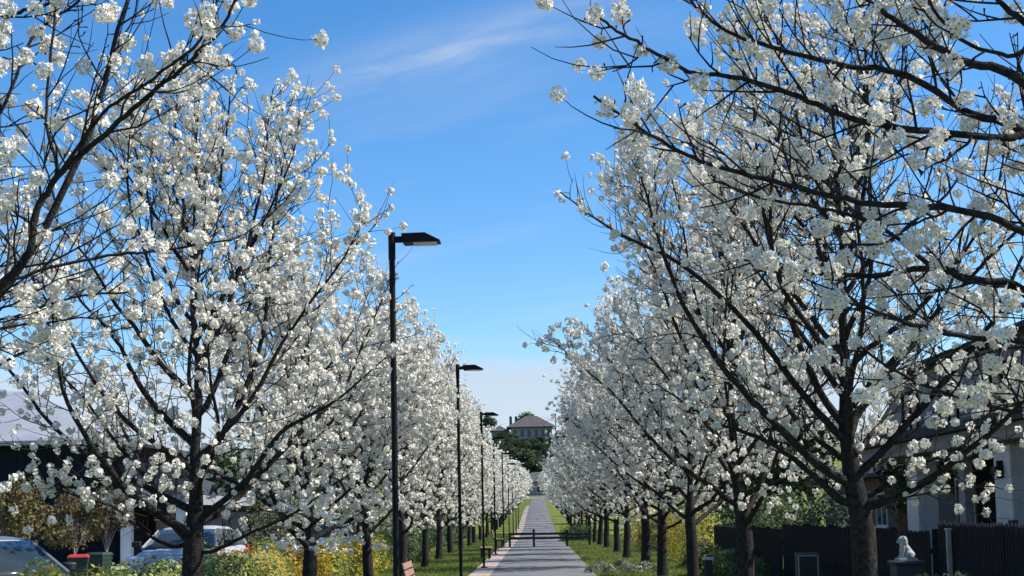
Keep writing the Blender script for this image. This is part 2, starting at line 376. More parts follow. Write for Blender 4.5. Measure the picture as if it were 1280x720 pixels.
def scatter_mesh(name, P, S, detail, rg, mats=('petal', 'flower_eye')):
    Vs, Fs, Ms, off = [], [], [], 0
    pick = rg.integers(0, 4, len(P))
    for v in range(4):
        idx = np.where(pick == v)[0]
        if not len(idx): continue
        V, Fa, mi = CL[detail][v]; Rm, _ = rand_rot(rg, len(idx))
        W = np.einsum('nij,vj->nvi', Rm, V) * S[idx][:, None, None] + P[idx][:, None]
        Vs.append(W.reshape(-1, 3)); Fs.append((Fa[None] + (np.arange(len(idx)) * len(V))[:, None, None] + off).reshape(-1, 3)); Ms.append(np.tile(mi, len(idx)))
        off += len(idx) * len(V)
    return mesh_np(name, np.concatenate(Vs), np.concatenate(Fs), mats, np.concatenate(Ms))

# ------------------------------------------------------------------ pear trees
LEFT_ENV = ([1.2, 1.9, 3.2, 4.0, 4.9, 5.8, 6.4, 6.9], [1.8, 2.55, 2.75, 2.5, 2.0, 1.45, .9, .1])
RIGHT_ENV = ([1.3, 2.0, 3.2, 4.4, 5.2, 6.0, 6.7, 7.3], [1.25, 1.9, 2.6, 2.75, 2.4, 1.8, 1.1, .1])
def unit(v): return v / (np.linalg.norm(v) + 1e-9)
def catmull(P, n=4):
    P = [np.array(p, float) for p in P]; Q = [2*P[0]-P[1]] + P + [2*P[-1]-P[-2]]; out = []
    for i in range(1, len(Q) - 2):
        for k in range(n):
            t = k / n
            out.append(.5*((2*Q[i]) + (-Q[i-1]+Q[i+1])*t + (2*Q[i-1]-5*Q[i]+4*Q[i+1]-Q[i+2])*t*t + (-Q[i-1]+3*Q[i]-3*Q[i+1]+Q[i+2])*t**3))
    out.append(P[-1]); return np.array(out)
def grow(seed, env, H, n1=15, dens=1.0, custom=(), l2gap=.18, l3gap=.11, lean=(0, 0), detail=1, fork=1.25, tr=.115, skip_az=None, bare=.15, csz=1.0, mind=0.0):
    """returns trunk TubeMB, list of limb TubeMB, cluster points, cluster sizes"""
    rg = np.random.default_rng(seed)
    ez, er = env
    def envR(z): return np.interp(z, ez, er, left=er[0] * .6, right=0)
    trunk = TubeMB(); limbs = []; CP, CS = [], []
    sides = {2: (12, 8, 5, 4), 1: (9, 6, 4, 3), 0: (6, 4, 3, 3)}[detail]
    # trunk and leader
    hs = np.concatenate([[-.06, .04, .16], np.linspace(.4, H * .93, 13)])
    wob = np.cumsum(rg.normal(size=(len(hs), 2)) * .045, 0); wob -= wob[5]; wob[:6] *= .35; wob -= wob[0]
    lead = np.stack([wob[:, 0] + lean[0] * hs / H, wob[:, 1] + lean[1] * hs / H, hs], 1)
    rad = np.interp(hs, [-.06, .05, .3, fork, fork + .6, H * .6, H], [tr * 1.7, tr * 1.35, tr * 1.04, tr * .95, tr * .52, tr * .22, .006])
    trunk.add(lead, rad, sides[0])
    def leadpt(z): return np.array([np.interp(z, hs, lead[:, 0]), np.interp(z, hs, lead[:, 1]), z])
    def march(p, d, L, step, up, wobl, lim):
        pts = [p.copy()]; s = 0
        while s < L:
            d = unit(d + np.array([0, 0, up * step]) + rg.normal(size=3) * wobl)
            p = p + d * step; s += step; pts.append(p.copy())
            if lim and s > .3 and math.hypot(p[0], p[1]) > envR(p[2]) * lim: break
            if p[2] < 1.2: d[2] += .25
        return np.array(pts)
    def cluster(p, s=1.0):
        CP.append(p); CS.append(rg.uniform(.042, .072) * s * csz)
    def side_dir(t, az_bias, ang, out):
        u = unit(np.cross(t, rg.normal(size=3))); u = unit(u + out * .35 + np.array([0, 0, .25])); u = unit(u - t * u.dot(t))
        return unit(t * math.cos(ang) + u * math.sin(ang))
    def dress(tb, pts, r0, first=.18, lvl=2, lim=1.12):
        L = np.linalg.norm(np.diff(pts, axis=0), axis=1); cum = np.concatenate([[0], np.cumsum(L)]); T = cum[-1]
        s = max(first, .12 * T)
        while s < T * .985:
            i = min(np.searchsorted(cum, s) - 1, len(pts) - 2); i = max(i, 0); a = (s - cum[i]) / (L[i] + 1e-9)
            p = pts[i] * (1 - a) + pts[i+1] * a; t = unit(pts[i+1] - pts[i]); out = unit(np.array([p[0], p[1], .3]))
            f = s / T
            ln = rg.uniform(.45, 1.25) * (1.05 - .45 * f) * min(1, T / 1.6)
            ln *= (.6 if f < .7 else .36) if lim is None else 1
            d = side_dir(t, None, R_(rg.uniform(32, 58)), out)
            q = march(p, d, ln, .09, rg.uniform(-.2 if lim else .25, 1.1), .13, lim)
            if len(q) > 2:
                r = min(r0 * .5, .0088) * (1 - .35 * f)
                tb.add(q, np.linspace(r, .0026, len(q)), sides[2])
                twigs(tb, q, r, p)
            s += l2gap * rg.uniform(.6, 1.4)
        twigs(tb, pts[-max(4, len(pts)//3):], .008, pts[0])
        if not lim:                                               # pompons strung along the end of a hand drawn limb
            for s_ in np.arange(.05, min(.75, T * .4), .11):
                if rg.random() < .62:
                    i = max(0, min(np.searchsorted(cum, T - s_) - 1, len(pts) - 2)); cluster(pts[i] + rg.normal(size=3) * .03, rg.uniform(.8, 1.15))
        for k_ in range(7 if lim else 2): cluster(pts[-1 - k_ // 2] * (1 - .5 * (k_ % 2)) + pts[-2 - k_ // 2] * .5 * (k_ % 2) + rg.normal(size=3) * (.04 if lim else .07))
    def twigs(tb, q, r0, base):
        L = np.linalg.norm(np.diff(q, axis=0), axis=1); cum = np.concatenate([[0], np.cumsum(L)]); T = cum[-1]
        lush = 0 if rg.random() < bare else rg.uniform(.5, 1.25)
        rad = math.hypot(q[-1][0], q[-1][1]) / max(.5, envR(q[-1][2]))
        lush *= dens * min(1.15, .45 + .75 * rad)
        s = .08
        while s < T:
            i = max(0, min(np.searchsorted(cum, s) - 1, len(q) - 2)); a = (s - cum[i]) / (L[i] + 1e-9)
            p = q[i] * (1 - a) + q[i+1] * a; t = unit(q[i+1] - q[i]); out = unit(np.array([p[0], p[1], .2]))
            if rg.random() < .45:                                  # a long shoot
                ln = rg.uniform(.12, .42)
                d = side_dir(t, None, R_(rg.uniform(30, 60)), out)
                tw = march(p, d, ln, ln / 3.01, rg.uniform(.3, 1.5), .09, None)
                tb.add(tw, np.linspace(min(.0052, r0 * .7), .0016, len(tw)), sides[3])
                if rg.random() < .85 * lush: cluster(tw[-1])
                if rg.random() < .5 * lush: cluster(tw[len(tw)//2] + rg.normal(size=3) * .015, .85)
            else:                                                 # a blossom spur
                d = side_dir(t, None, R_(70), out); e = p + d * rg.uniform(.02, .06)
                fl = rg.random() < .75 * lush
                if detail: tb.add(np.array([p, (p+e)/2 + rg.normal(size=3)*.004, e]), [.004, .0035, .003 if fl else .006], 3)
                if fl: cluster(e + d * .03)
            s += l3gap * rg.uniform(.5, 1.5)
        if rg.random() < .8 * min(1, lush + .1): cluster(q[-1])
    for pts, r0 in custom:                                       # limbs drawn by hand in tree space
        tb = TubeMB(); q = catmull(pts, 6); q[1:-1] += rg.normal(size=(len(q)-2, 3)) * .003
        tb.add(q, np.interp(np.linspace(0, 1, len(q)), [0, .3, 1], [r0, r0 * .72, .006]), sides[1]); dress(tb, q, r0, first=.35, lim=None); limbs.append(tb)
    ga = 2.39996; az = rg.uniform(0, 6.28)
    for k in range(n1):
        f = (k + .5) / n1
        z0 = fork - .12 + (H * .70 - fork) * f ** 1.15
        az += ga + rg.normal() * .25
        if skip_az and skip_az(az % (2 * math.pi)): continue
        el = R_(np.interp(f, [0, .3, 1], [16, 40, 62]) + rg.normal() * 6)
        d = np.array([math.cos(az) * math.cos(el), math.sin(az) * math.cos(el), math.sin(el)])
        p = leadpt(z0)
        pts = march(p, d, 4.6 - 1.2 * f, .16, np.interp(f, [0, 1], [.32, .15]), .075, .97)
        r0 = np.interp(f, [0, 1], [.042, .019]) * rg.uniform(.85, 1.2)
        tb = TubeMB(); tb.add(pts, np.interp(np.linspace(0, 1, len(pts)), [0, .08, .5, 1], [r0 * 1.25, r0, r0 * .55, .006]), sides[1])
        dress(tb, pts, r0); limbs.append(tb)
    tb = TubeMB(); dress(tb, lead[8:], .03); limbs.append(tb)
    CP = np.array(CP); CS = np.array(CS)
    if mind:                                                     # keep the pompons apart
        keep = []; cell = {}
        for i in rg.permutation(len(CP)):
            k_ = tuple(np.floor(CP[i] / mind).astype(int))
            if any(np.sum((CP[i] - CP[j]) ** 2) < mind * mind for a in (-1, 0, 1) for b in (-1, 0, 1) for c in (-1, 0, 1) for j in cell.get((k_[0]+a, k_[1]+b, k_[2]+c), ())): continue
            cell.setdefault(k_, []).append(i); keep.append(i)
        CP, CS = CP[keep], CS[keep]
    return trunk, limbs, CP, CS, rg

def hero_tree(loc, label, seed, env, H, detail, **kw):
    trunk, limbs, CP, CS, rg = grow(seed, env, H, detail=detail, **kw)
    t = thing('pear_tree', loc, label, 'tree', 'blossoming pear trees lining the path')
    link('trunk', trunk.mesh('trunk', 'bark'), t)
    for tb in limbs: link('limb', tb.mesh('limb', 'bark'), t)
    ok = CP[:, 2] > (2.0 if detail == 2 else 1.6 if loc[0] > 0 else 0); CP, CS = CP[ok], CS[ok]
    CPw = CP + np.array(loc)
    key = np.empty(len(CP))
    for i, p in enumerate(CPw):
        u, v = project(p); ins = -10 < u < 1290 and -10 < v < 730 and p[1] > 1
        key[i] = np.linalg.norm(p - EYE) / CS[i] + (0 if ins else 1e6)
    order = np.argsort(key); front, rest = order[:300], order[300:]
    _, qs = rand_rot(rg, len(front))
    for j, i in enumerate(front):
        o = link('blossom_cluster', CL_OBJ[j % 4], t, CP[i]); o.rotation_mode = 'QUATERNION'; o.rotation_quaternion = qs[j]; o.scale = (CS[i],) * 3
    inn = np.array([i for i in rest if key[i] < 1e6], int); outn = np.array([i for i in rest if key[i] >= 1e6], int)
    Vn = [scatter_mesh('blossom', CP[q], CS[q], d_, rg) for q, d_ in ((inn, detail), (outn, min(1, detail))) if len(q)]
    bm = bmesh.new()
    for me in Vn: bm.from_mesh(me)
    bm.to_mesh(Vn[0]); bm.free()
    o = link('blossom', Vn[0], t); o['kind'] = 'stuff'
    return t, len(CP)
def proto_tree(seed, env, H, detail, dens=1.0, cs=1.0, **kw):
    trunk, limbs, CP, CS, rg = grow(seed, env, H, detail=detail, dens=dens, **kw)
    t = thing('pear_tree', (0, 0, 0), 'x', 'tree', 'blossoming pear trees lining the path')
    link('trunk', trunk.mesh('trunk', 'bark'), t)
    br = TubeMB()
    for tb in limbs:
        for V_, F_ in zip(tb.V, tb.F): br.V.append(V_)
        br.F += [F_ + br.n for F_ in tb.F]; br.n += tb.n
    link('branches', br.mesh('branches', 'bark'), t)
    o = link('blossom', scatter_mesh('blossom', CP, CS * cs, detail, rg), t); o['kind'] = 'stuff'
    return t, len(CP)

LX, RX = -3.7, 3.2
def limb_px(base, pts): return [np.array(p) - np.array(base) for p in pts]
NL = np.array([LX, 7.6, 0.]); NR = np.array([RX, 7.1, 0.])
st = NL + (0.03, 0, 1.9); sr = NR + (-0.03, 0, 1.75)
nl_custom = [
    (limb_px(NL, [st, at(-60, 420, 7.5), at(0, 360, 7.45), at(38, 310, 7.4), at(45, 265, 7.4), at(78, 215, 7.4), at(140, 160, 7.35), at(190, 116, 7.35), at(242, 72, 7.3), at(285, 20, 7.3), at(300, -30, 7.3)]), 0.0286),
    (limb_px(NL, [st + (0, 0, .1), at(-40, 385, 7.7), at(30, 345, 7.8), at(120, 322, 7.9), at(200, 313, 8.0), at(290, 300, 8.1)]), 0.0150),
    (limb_px(NL, [at(75, 218, 7.4), at(58, 150, 7.5), at(66, 50, 7.55), at(72, -10, 7.6)]), 0.0109),
    (limb_px(NL, [at(72, 220, 7.4), at(128, 142, 7.2), at(180, 106, 7.15), at(250, 50, 7.1), at(275, -10, 7.1)]), 0.0116),
    (limb_px(NL, [st + (0, 0, .8), at(-60, 190, 7.8), at(0, 140, 7.8), at(40, 48, 7.9), at(90, 8, 8.0), at(140, -20, 8)]), 0.0150),
    (limb_px(NL, [st + (0, 0, .9), at(-50, 60, 7.1), at(10, 20, 7.0), at(50, 8, 7.0), at(110, -15, 6.9)]), 0.0150),
    (limb_px(NL, [st + (0, 0, .2), at(-50, 420, 8.3), at(20, 395, 8.4), at(90, 372, 8.5), at(160, 365, 8.6)]), 0.0109),
    (limb_px(NL, [st, at(-80, 480, 7.2), at(-30, 470, 7.1), at(30, 440, 7.0)]), 0.0109),
]
nr_custom = [
    (limb_px(NR, [sr, at(1380, 470, 7.15), at(1280, 366, 7.2), at(1215, 350, 7.2), at(1165, 335, 7.25), at(1090, 345, 7.3), at(1010, 340, 7.3), at(930, 325, 7.3)]), 0.0340),
    (limb_px(NR, [at(1165, 335, 7.25), at(1110, 290, 7.4), at(1040, 262, 7.5), at(960, 250, 7.6), at(890, 225, 7.6)]), 0.0136),
    (limb_px(NR, [sr + (0, 0, .3), at(1400, 260, 7.0), at(1280, 105, 6.9), at(1203, 76, 6.9), at(1134, 35, 6.9), at(1085, 0, 6.9), at(1030, -40, 6.9)]), 0.0340),
    (limb_px(NR, [sr + (0, 0, .25), at(1380, 270, 7.3), at(1280, 167, 7.4), at(1207, 139, 7.4), at(1134, 94, 7.5), at(1050, 80, 7.5), at(960, 58, 7.5), at(900, 34, 7.5), at(858, -5, 7.5)]), 0.0286),
    (limb_px(NR, [at(1280, 167, 7.4), at(1245, 172, 7.3), at(1127, 160, 7.1), at(1060, 148, 7.0), at(1000, 122, 7.0), at(915, 95, 7.0), at(868, 92, 7.0), at(822, 68, 7.0), at(772, 38, 7.0), at(750, 22, 7.0)]), 0.0204),
    (limb_px(NR, [sr + (0, 0, .4), at(1420, 200, 6.6), at(1300, 48, 6.4), at(1248, 0, 6.4), at(1200, -60, 6.4)]), 0.0286),
    (limb_px(NR, [sr + (0, 0, .1), at(1390, 380, 6.8), at(1280, 290, 6.7), at(1190, 262, 6.6), at(1090, 255, 6.6), at(1000, 235, 6.6), at(910, 212, 6.6), at(860, 194, 6.6), at(792, 155, 6.6), at(742, 120, 6.6)]), 0.0231),
    (limb_px(NR, [sr, at(1400, 480, 6.6), at(1290, 430, 6.5), at(1200, 420, 6.4), at(1110, 395, 6.4), at(1040, 360, 6.4)]), 0.0218),
    (limb_px(NR, [sr + (0, 0, .0), at(1420, 540, 7.5), at(1300, 520, 7.7), at(1210, 500, 7.8), at(1130, 470, 7.9), at(1070, 430, 8)]), 0.0177),
    (limb_px(NR, [at(1300, 48, 6.4), at(1260, 70, 6.3), at(1190, 40, 6.2), at(1150, -20, 6.2)]), 0.0136),
]
tot = []
# the azimuth filters keep hand drawn limbs from being doubled on the side that faces the path
tot.append(hero_tree(tuple(NL), 'sparsely blossoming pear tree whose crooked bare limbs reach over the bench side row', 3, LEFT_ENV, 6.9, 2, n1=16, dens=.42, custom=nl_custom, bare=.35, l2gap=.16, l3gap=.095, csz=1.0, mind=.105, skip_az=lambda a: a < .9 or a > 5.4)[1])
tot.append(hero_tree(tuple(NR), 'pear tree with thick dark limbs and shaded blossom stretching out over the path', 4, RIGHT_ENV, 7.3, 2, n1=18, dens=.33, custom=nr_custom, bare=.12, l2gap=.125, l3gap=.085, csz=1.05, mind=.11, skip_az=lambda a: 1.75 < a < 4.45)[1])
L1, R1 = (LX, 15.7, 0), (RX, 14.8, 0)
l1c = [([(0, 0, 1.45), at(212, 682, 15.6) - np.array(L1), at(172, 660, 15.5) - np.array(L1), at(145, 635, 15.4) - np.array(L1), at(95, 620, 15.3) - np.array(L1), at(40, 596, 15.2) - np.array(L1)], .026),
       ([(0, 0, 1.55), at(215, 650, 15.8) - np.array(L1), at(185, 600, 15.9) - np.array(L1), at(150, 560, 16) - np.array(L1), at(110, 505, 16.1) - np.array(L1), at(60, 450, 16.2) - np.array(L1)], .045),
       ([(0, 0, 1.6), at(262, 640, 15.6) - np.array(L1), at(310, 598, 15.5) - np.array(L1), at(352, 540, 15.4) - np.array(L1), at(420, 500, 15.3) - np.array(L1), at(490, 440, 15.3) - np.array(L1)], .045),
       ([(0, 0, 1.4), at(262, 690, 15.6) - np.array(L1), at(310, 668, 15.4) - np.array(L1), at(370, 640, 15.2) - np.array(L1), at(440, 590, 15.1) - np.array(L1)], .028)]
r1c = [([(0, 0, 1.75), at(1050, 625, 14.8) - np.array(R1), at(1012, 590, 14.7) - np.array(R1), at(960, 552, 14.6) - np.array(R1), at(890, 525, 14.5) - np.array(R1), at(820, 480, 14.5) - np.array(R1)], .05),
       ([(0, 0, 1.8), at(1095, 615, 14.8) - np.array(R1), at(1130, 588, 14.7) - np.array(R1), at(1180, 570, 14.6) - np.array(R1), at(1250, 556, 14.5) - np.array(R1), at(1330, 545, 14.4) - np.array(R1)], .04),
       ([(0, 0, 1.7), at(1120, 625, 14.4) - np.array(R1), at(1180, 612, 14.2) - np.array(R1), at(1245, 608, 14) - np.array(R1)], .016),
       ([(0, 0, 2.2), at(1010, 500, 14.9) - np.array(R1), at(930, 400, 15) - np.array(R1), at(850, 330, 15) - np.array(R1), at(770, 290, 15) - np.array(R1), at(700, 240, 15.1) - np.array(R1)], .045)]
tot.append(hero_tree(L1, 'well lit pear tree with dark forked trunk in front of the silver car', 11, LEFT_ENV, 6.9, 1, n1=22, dens=.86, csz=.9, mind=.062, l2gap=.155, l3gap=.1, custom=l1c, fork=1.5)[1])
tot.append(hero_tree(R1, 'pear tree with stout forked trunk beside the stone lion', 12, RIGHT_ENV, 7.3, 1, n1=24, dens=.68, csz=.86, mind=.062, l2gap=.14, l3gap=.1, custom=r1c, fork=1.75, tr=.125)[1])
protoL = [proto_tree(21 + i, (LEFT_ENV[0], [r * .89 for r in LEFT_ENV[1]]), 6.9, 1, 1.7, .98, n1=22, l3gap=.1) for i in range(2)]
protoR = [proto_tree(31 + i, RIGHT_ENV, 7.2, 1, 1.35, .93, n1=23, l2gap=.16, l3gap=.1, tr=.125, fork=1.4) for i in range(2)]
farL = [proto_tree(41 + i, (LEFT_ENV[0], [r * .92 for r in LEFT_ENV[1]]), 6.9, 0, 1.3, 1.7, n1=15, l2gap=.3, l3gap=.2) for i in range(2)]
farR = [proto_tree(51 + i, RIGHT_ENV, 7.2, 0, 1.3, 1.7, n1=15, l2gap=.3, l3gap=.2) for i in range(2)]
tot += [p[1] for p in protoL + protoR + farL + farR]
print('clusters', tot, sum(len(m.polygons) for m in bpy.data.meshes))
rnd = random.Random(5)
used = set()
nearL = ['blossoming pear tree with low forked trunk behind the yellowing hedge', 'blossoming pear tree beside the reddish slatted bench']
nearR = ['blossoming pear tree with wide fork in front of the dark utility cabinet', 'blossoming pear tree beside the low pillar with white cap']
for side, X, Y0, dY, near, far, lab, labf in (
        ('l', LX, 15.7, 8.1, protoL, farL, nearL, 'white blossoming pear tree in the lamp post side row'),
        ('r', RX, 14.8, 7.7, protoR, farR, nearR, 'white blossoming pear tree in the fence side row')):
    n = 0
    for k in range(1, 40):
        Y = Y0 + dY * k + rnd.uniform(-.25, .25)
        if Y > 309: break
        src = near if Y < 78 else far
        i = k % 2; root = src[i][0]
        if root.name in used: t = copy_tree(root)
        else: t = root; used.add(root.name)
        Xk = X * (1 if Y < 180 else 1 - .12 * min(1, (Y - 180) / 90)); t.location = (Xk + rnd.uniform(-.12, .12), Y, gz(X, Y)); t.rotation_euler = (rnd.gauss(0, .018), rnd.gauss(0, .018), rnd.uniform(0, 6.28)); s = rnd.uniform(.92, 1.06); t.scale = (s, s, s * rnd.uniform(.88, 1.06))
        t['label'] = lab[n] if n < len(lab) else labf + (', short of the barrier' if Y < 76 else ', past the barrier')
        n += 1

# ------------------------------------------------------------------ lamp posts
def make_lamp():
    t = thing('lamp_post', (0, 0, 0), 'x', 'lamp post', 'dark lamp posts standing on the paver strip')
    p = MB().tube([(0, 0, .01), (0, 0, 4.62)], [.036, .034], 14).build('pole', 'lamp_paint', t, smooth=False)
    b = MB(); b.cyl((0, 0, .006), .11, .016, 20); b.build('base_plate', 'lamp_paint', t)
    for a in range(4): MB().cyl((.085 * math.cos(a * 1.571 + .785), .085 * math.sin(a * 1.571 + .785), .02), .012, .03, 6).build('bolt', 'steel', t)
    MB().tube([(0, 0, 4.60), (0, 0, 4.91)], [.041, .041], 14).build('pole_cap', 'lamp_paint', t)
    MB().box(.03, .15, -.028, .028, 4.795, 4.865).build('arm', 'lamp_paint', t, bevel=.008)
    h = MB().prism([(.12, 4.80), (.14, 4.775), (.555, 4.785), (.56, 4.795), (.385, 4.885), (.12, 4.88)], -.13, .13, 'y').build('lamp_head', 'lamp_paint', t, bevel=.008)
    MB().box(.25, .52, -.10, .10, 4.768, 4.779).build('lens', 'lamp_lens', h)
    MB().box(-.02, .02, -.048, -.03, .55, .80).build('access_door', 'lamp_paint', t)
    return t
lamp0 = make_lamp()
lamp_lab = ['dark lamp post rising through the well lit front tree', 'dark lamp post between the reddish bench and the backless bench', 'dark lamp post just short of the backless bench', 'dark lamp post just past the backless bench']
for i in range(9):
    t = lamp0 if i == 0 else copy_tree(lamp0)
    Y = 16.7 + 15.05 * i; X = -1.60 - .06 * min(i, 3)
    t.location = (X, Y, gz(X, Y) + .016)
    t['label'] = lamp_lab[i] if i < 4 else 'dark slim lamp post along the paver strip near or past the rail barrier'

# ------------------------------------------------------------------ benches
def bench(loc, label, back=True):
    t = thing('park_bench', loc, label, 'bench', 'benches facing the path')
    L = 1.7
    for i in range(4): MB().box(-.21 + i * .115, -.21 + i * .115 + .10, -L/2, L/2, .42, .455).build('seat_slat', 'bench_wood', t, bevel=.006)
    for y in (-L/2 + .15, L/2 - .15):
        MB().box(-.20, .20, y - .03, y + .03, .37, .42).build('bracket', 'rail_paint', t)
        MB().box(-.17, -.11, y - .03, y + .03, 0, .37).build('leg', 'rail_paint', t); MB().box(.11, .17, y - .03, y + .03, 0, .37).build('leg', 'rail_paint', t)
        if back: MB().prism([(-.25, .40), (-.21, .38), (-.33, .90), (-.37, .90)], y - .025, y + .025, 'y').build('back_support', 'rail_paint', t)
    if back:
        for i in range(3):
            z = .52 + i * .13; x = -.235 - (z - .42) * .24
            MB().prism([(x, z), (x + .03, z + .005), (x + .005, z + .11), (x - .025, z + .105)], -L/2, L/2, 'y').build('back_slat', 'bench_wood', t, bevel=.005)
    return t
bench((-1.98, 26.0, .0), 'reddish wooden slatted bench with backrest beside the paver strip')
bench((-1.98, 56.0, .0), 'backless dark slatted bench standing at the paver strip', False)
bench((-1.95, 74.0, .0), 'slatted bench with backrest standing next to the rail barrier')

# ------------------------------------------------------------------ rail barrier
b = thing('rail_barrier', (0, 76, gz(0, 76)), 'black two rail barrier across the asphalt path', 'barrier')
for x, h in ((-1.45, .68), (-.22, .92), (1.46, .86), (2.62, .72)): MB().box(x - .055, x + .055, -.055, .055, -.1, h).build('post', 'rail_paint', b, bevel=.01)
for x0, x1, zs, y in ((-1.5, -.277, (.68, .47), .0), (-.163, 1.403, (.66, .45), .0), (1.517, 2.66, (.60, .44), .0)):
    for z in zs: MB().box(x0, x1, y - .03, y + .03, z - .055, z + .055).build('rail', 'rail_paint', b, bevel=.008)

# ------------------------------------------------------------------ foliage helpers
def leaf_quads(P, N, size, rg, aspect=.55):
    n = len(P); U = np.cross(N, rg.normal(size=(n, 3))); U /= np.linalg.norm(U, axis=1)[:, None] + 1e-9; W = np.cross(N, U)
    s = (size * rg.uniform(.6, 1.3, n))[:, None]
    V = np.stack([P - U * s * .5, P + W * s * aspect * .5 + N * s * .08, P + U * s * .5, P - W * s * aspect * .5 + N * s * .08], 1).reshape(-1, 3)
    return V, (np.arange(n)[:, None] * 4 + np.arange(4)[None]).astype(np.int32)
def shrub(loc, dims, label, leaf, group, seed, n=2600, size=.055, leaf2=None, frac2=.3, cat='shrub', name='garden_shrub', boxy=3.6):
    rg = np.random.default_rng(seed); t = thing(name, loc, label, cat, group)
    lx, ly, lz = dims
    D = rg.normal(size=(n, 3)); D[:, 2] = np.abs(D[:, 2]) * 1.0 - .15
    D /= (np.abs(D) ** boxy).sum(1)[:, None] ** (1 / boxy)
    lump = 1 + .14 * np.sin(D[:, 0] * 5 + seed) * np.cos(D[:, 1] * 4 + seed * 2) + .10 * np.sin(D[:, 2] * 7 + D[:, 1] * 6)
    rr = (1 - np.abs(rg.normal(size=n)) * .16) * lump
    P = D * rr[:, None] * np.array([lx / 2, ly / 2, lz * .9]); P[:, 2] = np.maximum(P[:, 2] + .06, .02)
    N = D + rg.normal(size=(n, 3)) * .7 + np.array([0, 0, .4]); N /= np.linalg.norm(N, axis=1)[:, None]
    V, Fq = leaf_quads(P, N, size, rg)
    mi = np.zeros(n, int); mats = [leaf]
    if leaf2:
        mats.append(leaf2); nz = np.sin(P[:, 0] * 6 + seed) + np.sin(P[:, 1] * 3.3 + 2 * seed) + P[:, 2] * 1.4 + rg.normal(size=n) * .6
        mi[nz > np.quantile(nz, 1 - frac2)] = 1
    o = link('foliage', mesh_np('foliage', V, Fq, mats, mi), t); o['kind'] = 'stuff'
    st_ = TubeMB()
    for i in range(14):
        a = rg.uniform(0, 6.28); q = np.array([math.cos(a) * lx * .36, math.sin(a) * ly * .38, lz * rg.uniform(.6, .85)])
        st_.add([(q[0] * .3, q[1] * .75, -.05), (q[0] * .7, q[1] * .9, q[2] * .5), q], [.016, .011, .005], 5)
    link('stems', st_.mesh('stems', 'stem'), t)['kind'] = 'stuff'
    return t

# hedge between the avenue and the side street
hg = 'hedge shrubs between the avenue and the side street'
hx = -5.35
shrub((hx, 16.4, 0), (1.2, 3.9, 1.16), 'pale lime leaved hedge shrub in front of the blue grey car', 'leaf_lime', hg, 1, 6500, .075, 'leaf_yellow', .3)
shrub((hx, 20.2, 0), (1.2, 3.8, 1.14), 'pale lime hedge shrub in front of the silver car', 'leaf_lime', hg, 2, 6500, .075, 'leaf_green', .3)
shrub((hx, 24.0, 0), (1.3, 4.0, 1.20), 'green hedge shrub with pale tips and a few orange leaves', 'leaf_green', hg, 3, 6500, .075, 'leaf_lime', .5)
shrub((hx, 28.0, 0), (1.3, 4.2, 1.18), 'green and lime hedge shrub with an orange flushed top', 'leaf_lime', hg, 4, 6500, .08, 'leaf_orange', .3)
shrub((hx, 32.3, 0), (1.3, 4.4, 1.20), 'golden orange and yellow hedge shrub in the middle of the hedge', 'leaf_yellow', hg, 5, 6500, .08, 'leaf_orange', .45)
shrub((hx, 36.8, 0), (1.3, 4.6, 1.15), 'green hedge shrub next to the golden orange one', 'leaf_green', hg, 6, 6500, .08, 'leaf_yellow', .45)
shrub((hx, 41.5, 0), (1.3, 4.8, 1.12), 'bright yellow hedge shrub towards the far end', 'leaf_yellow', hg, 7, 6500, .085, 'leaf_orange', .2)
shrub((hx, 46.5, 0), (1.3, 4.8, 1.05), 'yellow green hedge shrub at the far end of the hedge', 'leaf_yellow', hg, 8, 3800, .085, 'leaf_lime', .3)
# green shrubs further along on both sides
rs = random.Random(9)
gl = 'green shrubs along the avenue past the hedge'
for i in range(9):
    Y = 54 + i * 7.5 + rs.uniform(-1, 1)
    shrub((-6.0 + rs.uniform(-.8, .5), Y, gz(0, Y)), (rs.uniform(1.8, 2.8), rs.uniform(3.5, 5.5), rs.uniform(1.1, 2.0)), ('loose bright green', 'loose mid green', 'loose dark green')[i % 3] + ' shrub on the lamp post side past the hedge', ['leaf_green', 'leaf_mid', 'leaf_dark'][i % 3], gl, 100 + i, 2200, .13)
for i in range(9):
    Y = 53 + i * 8 + rs.uniform(-1, 1); c_ = rs.choice(['leaf_green', 'leaf_dark', 'leaf_dark'])
    shrub((10.2 + rs.uniform(-.3, .5), Y, gz(0, Y)), (2.4, 7.0, rs.uniform(1.7, 2.4)), 'tall dark green garden hedge shrub lining the fence side past the pickets', c_, 'tall screening shrubs along the fence side', 200 + i, 2600, .16)
for i in range(8):
    Y = 74 + i * 8 + rs.uniform(-1, 1)
    shrub((-15.6 + rs.uniform(-.3, .5), Y, gz(0, Y)), (2.4, 8.0, rs.uniform(2.0, 3.0)), 'tall dark green garden shrub across the side street past the carport', 'leaf_dark', 'tall screening shrubs across the side street', 220 + i, 2600, .18)
shrub((-4.4, 52.5, 0), (1.0, 1.2, .75), 'small rounded green bush in the grass where the hedge ends', 'leaf_green', gl, 140, 1500, .08)
shrub((2.55, 92, gz(0, 92)), (2.2, 4.5, 1.05), 'dark green mounded bush beside the path past the barrier', 'leaf_dark', 'bushes on the fence side', 150, 2600, .12, 'leaf_green', .3)
yl = 'yellowing shrubs on the fence side'
shrub((5.3, 49.5, 0), (1.7, 3.0, 1.75), 'lemon yellow shrub standing at the far end of the dark fence', 'leaf_yellow', yl, 160, 3400, .085, 'leaf_lime', .35)
shrub((5.4, 55.5, 0), (1.5, 3.0, 1.6), 'amber yellow shrub behind the fence side trunks', 'leaf_orange', yl, 161, 2600, .09, 'leaf_yellow', .5)
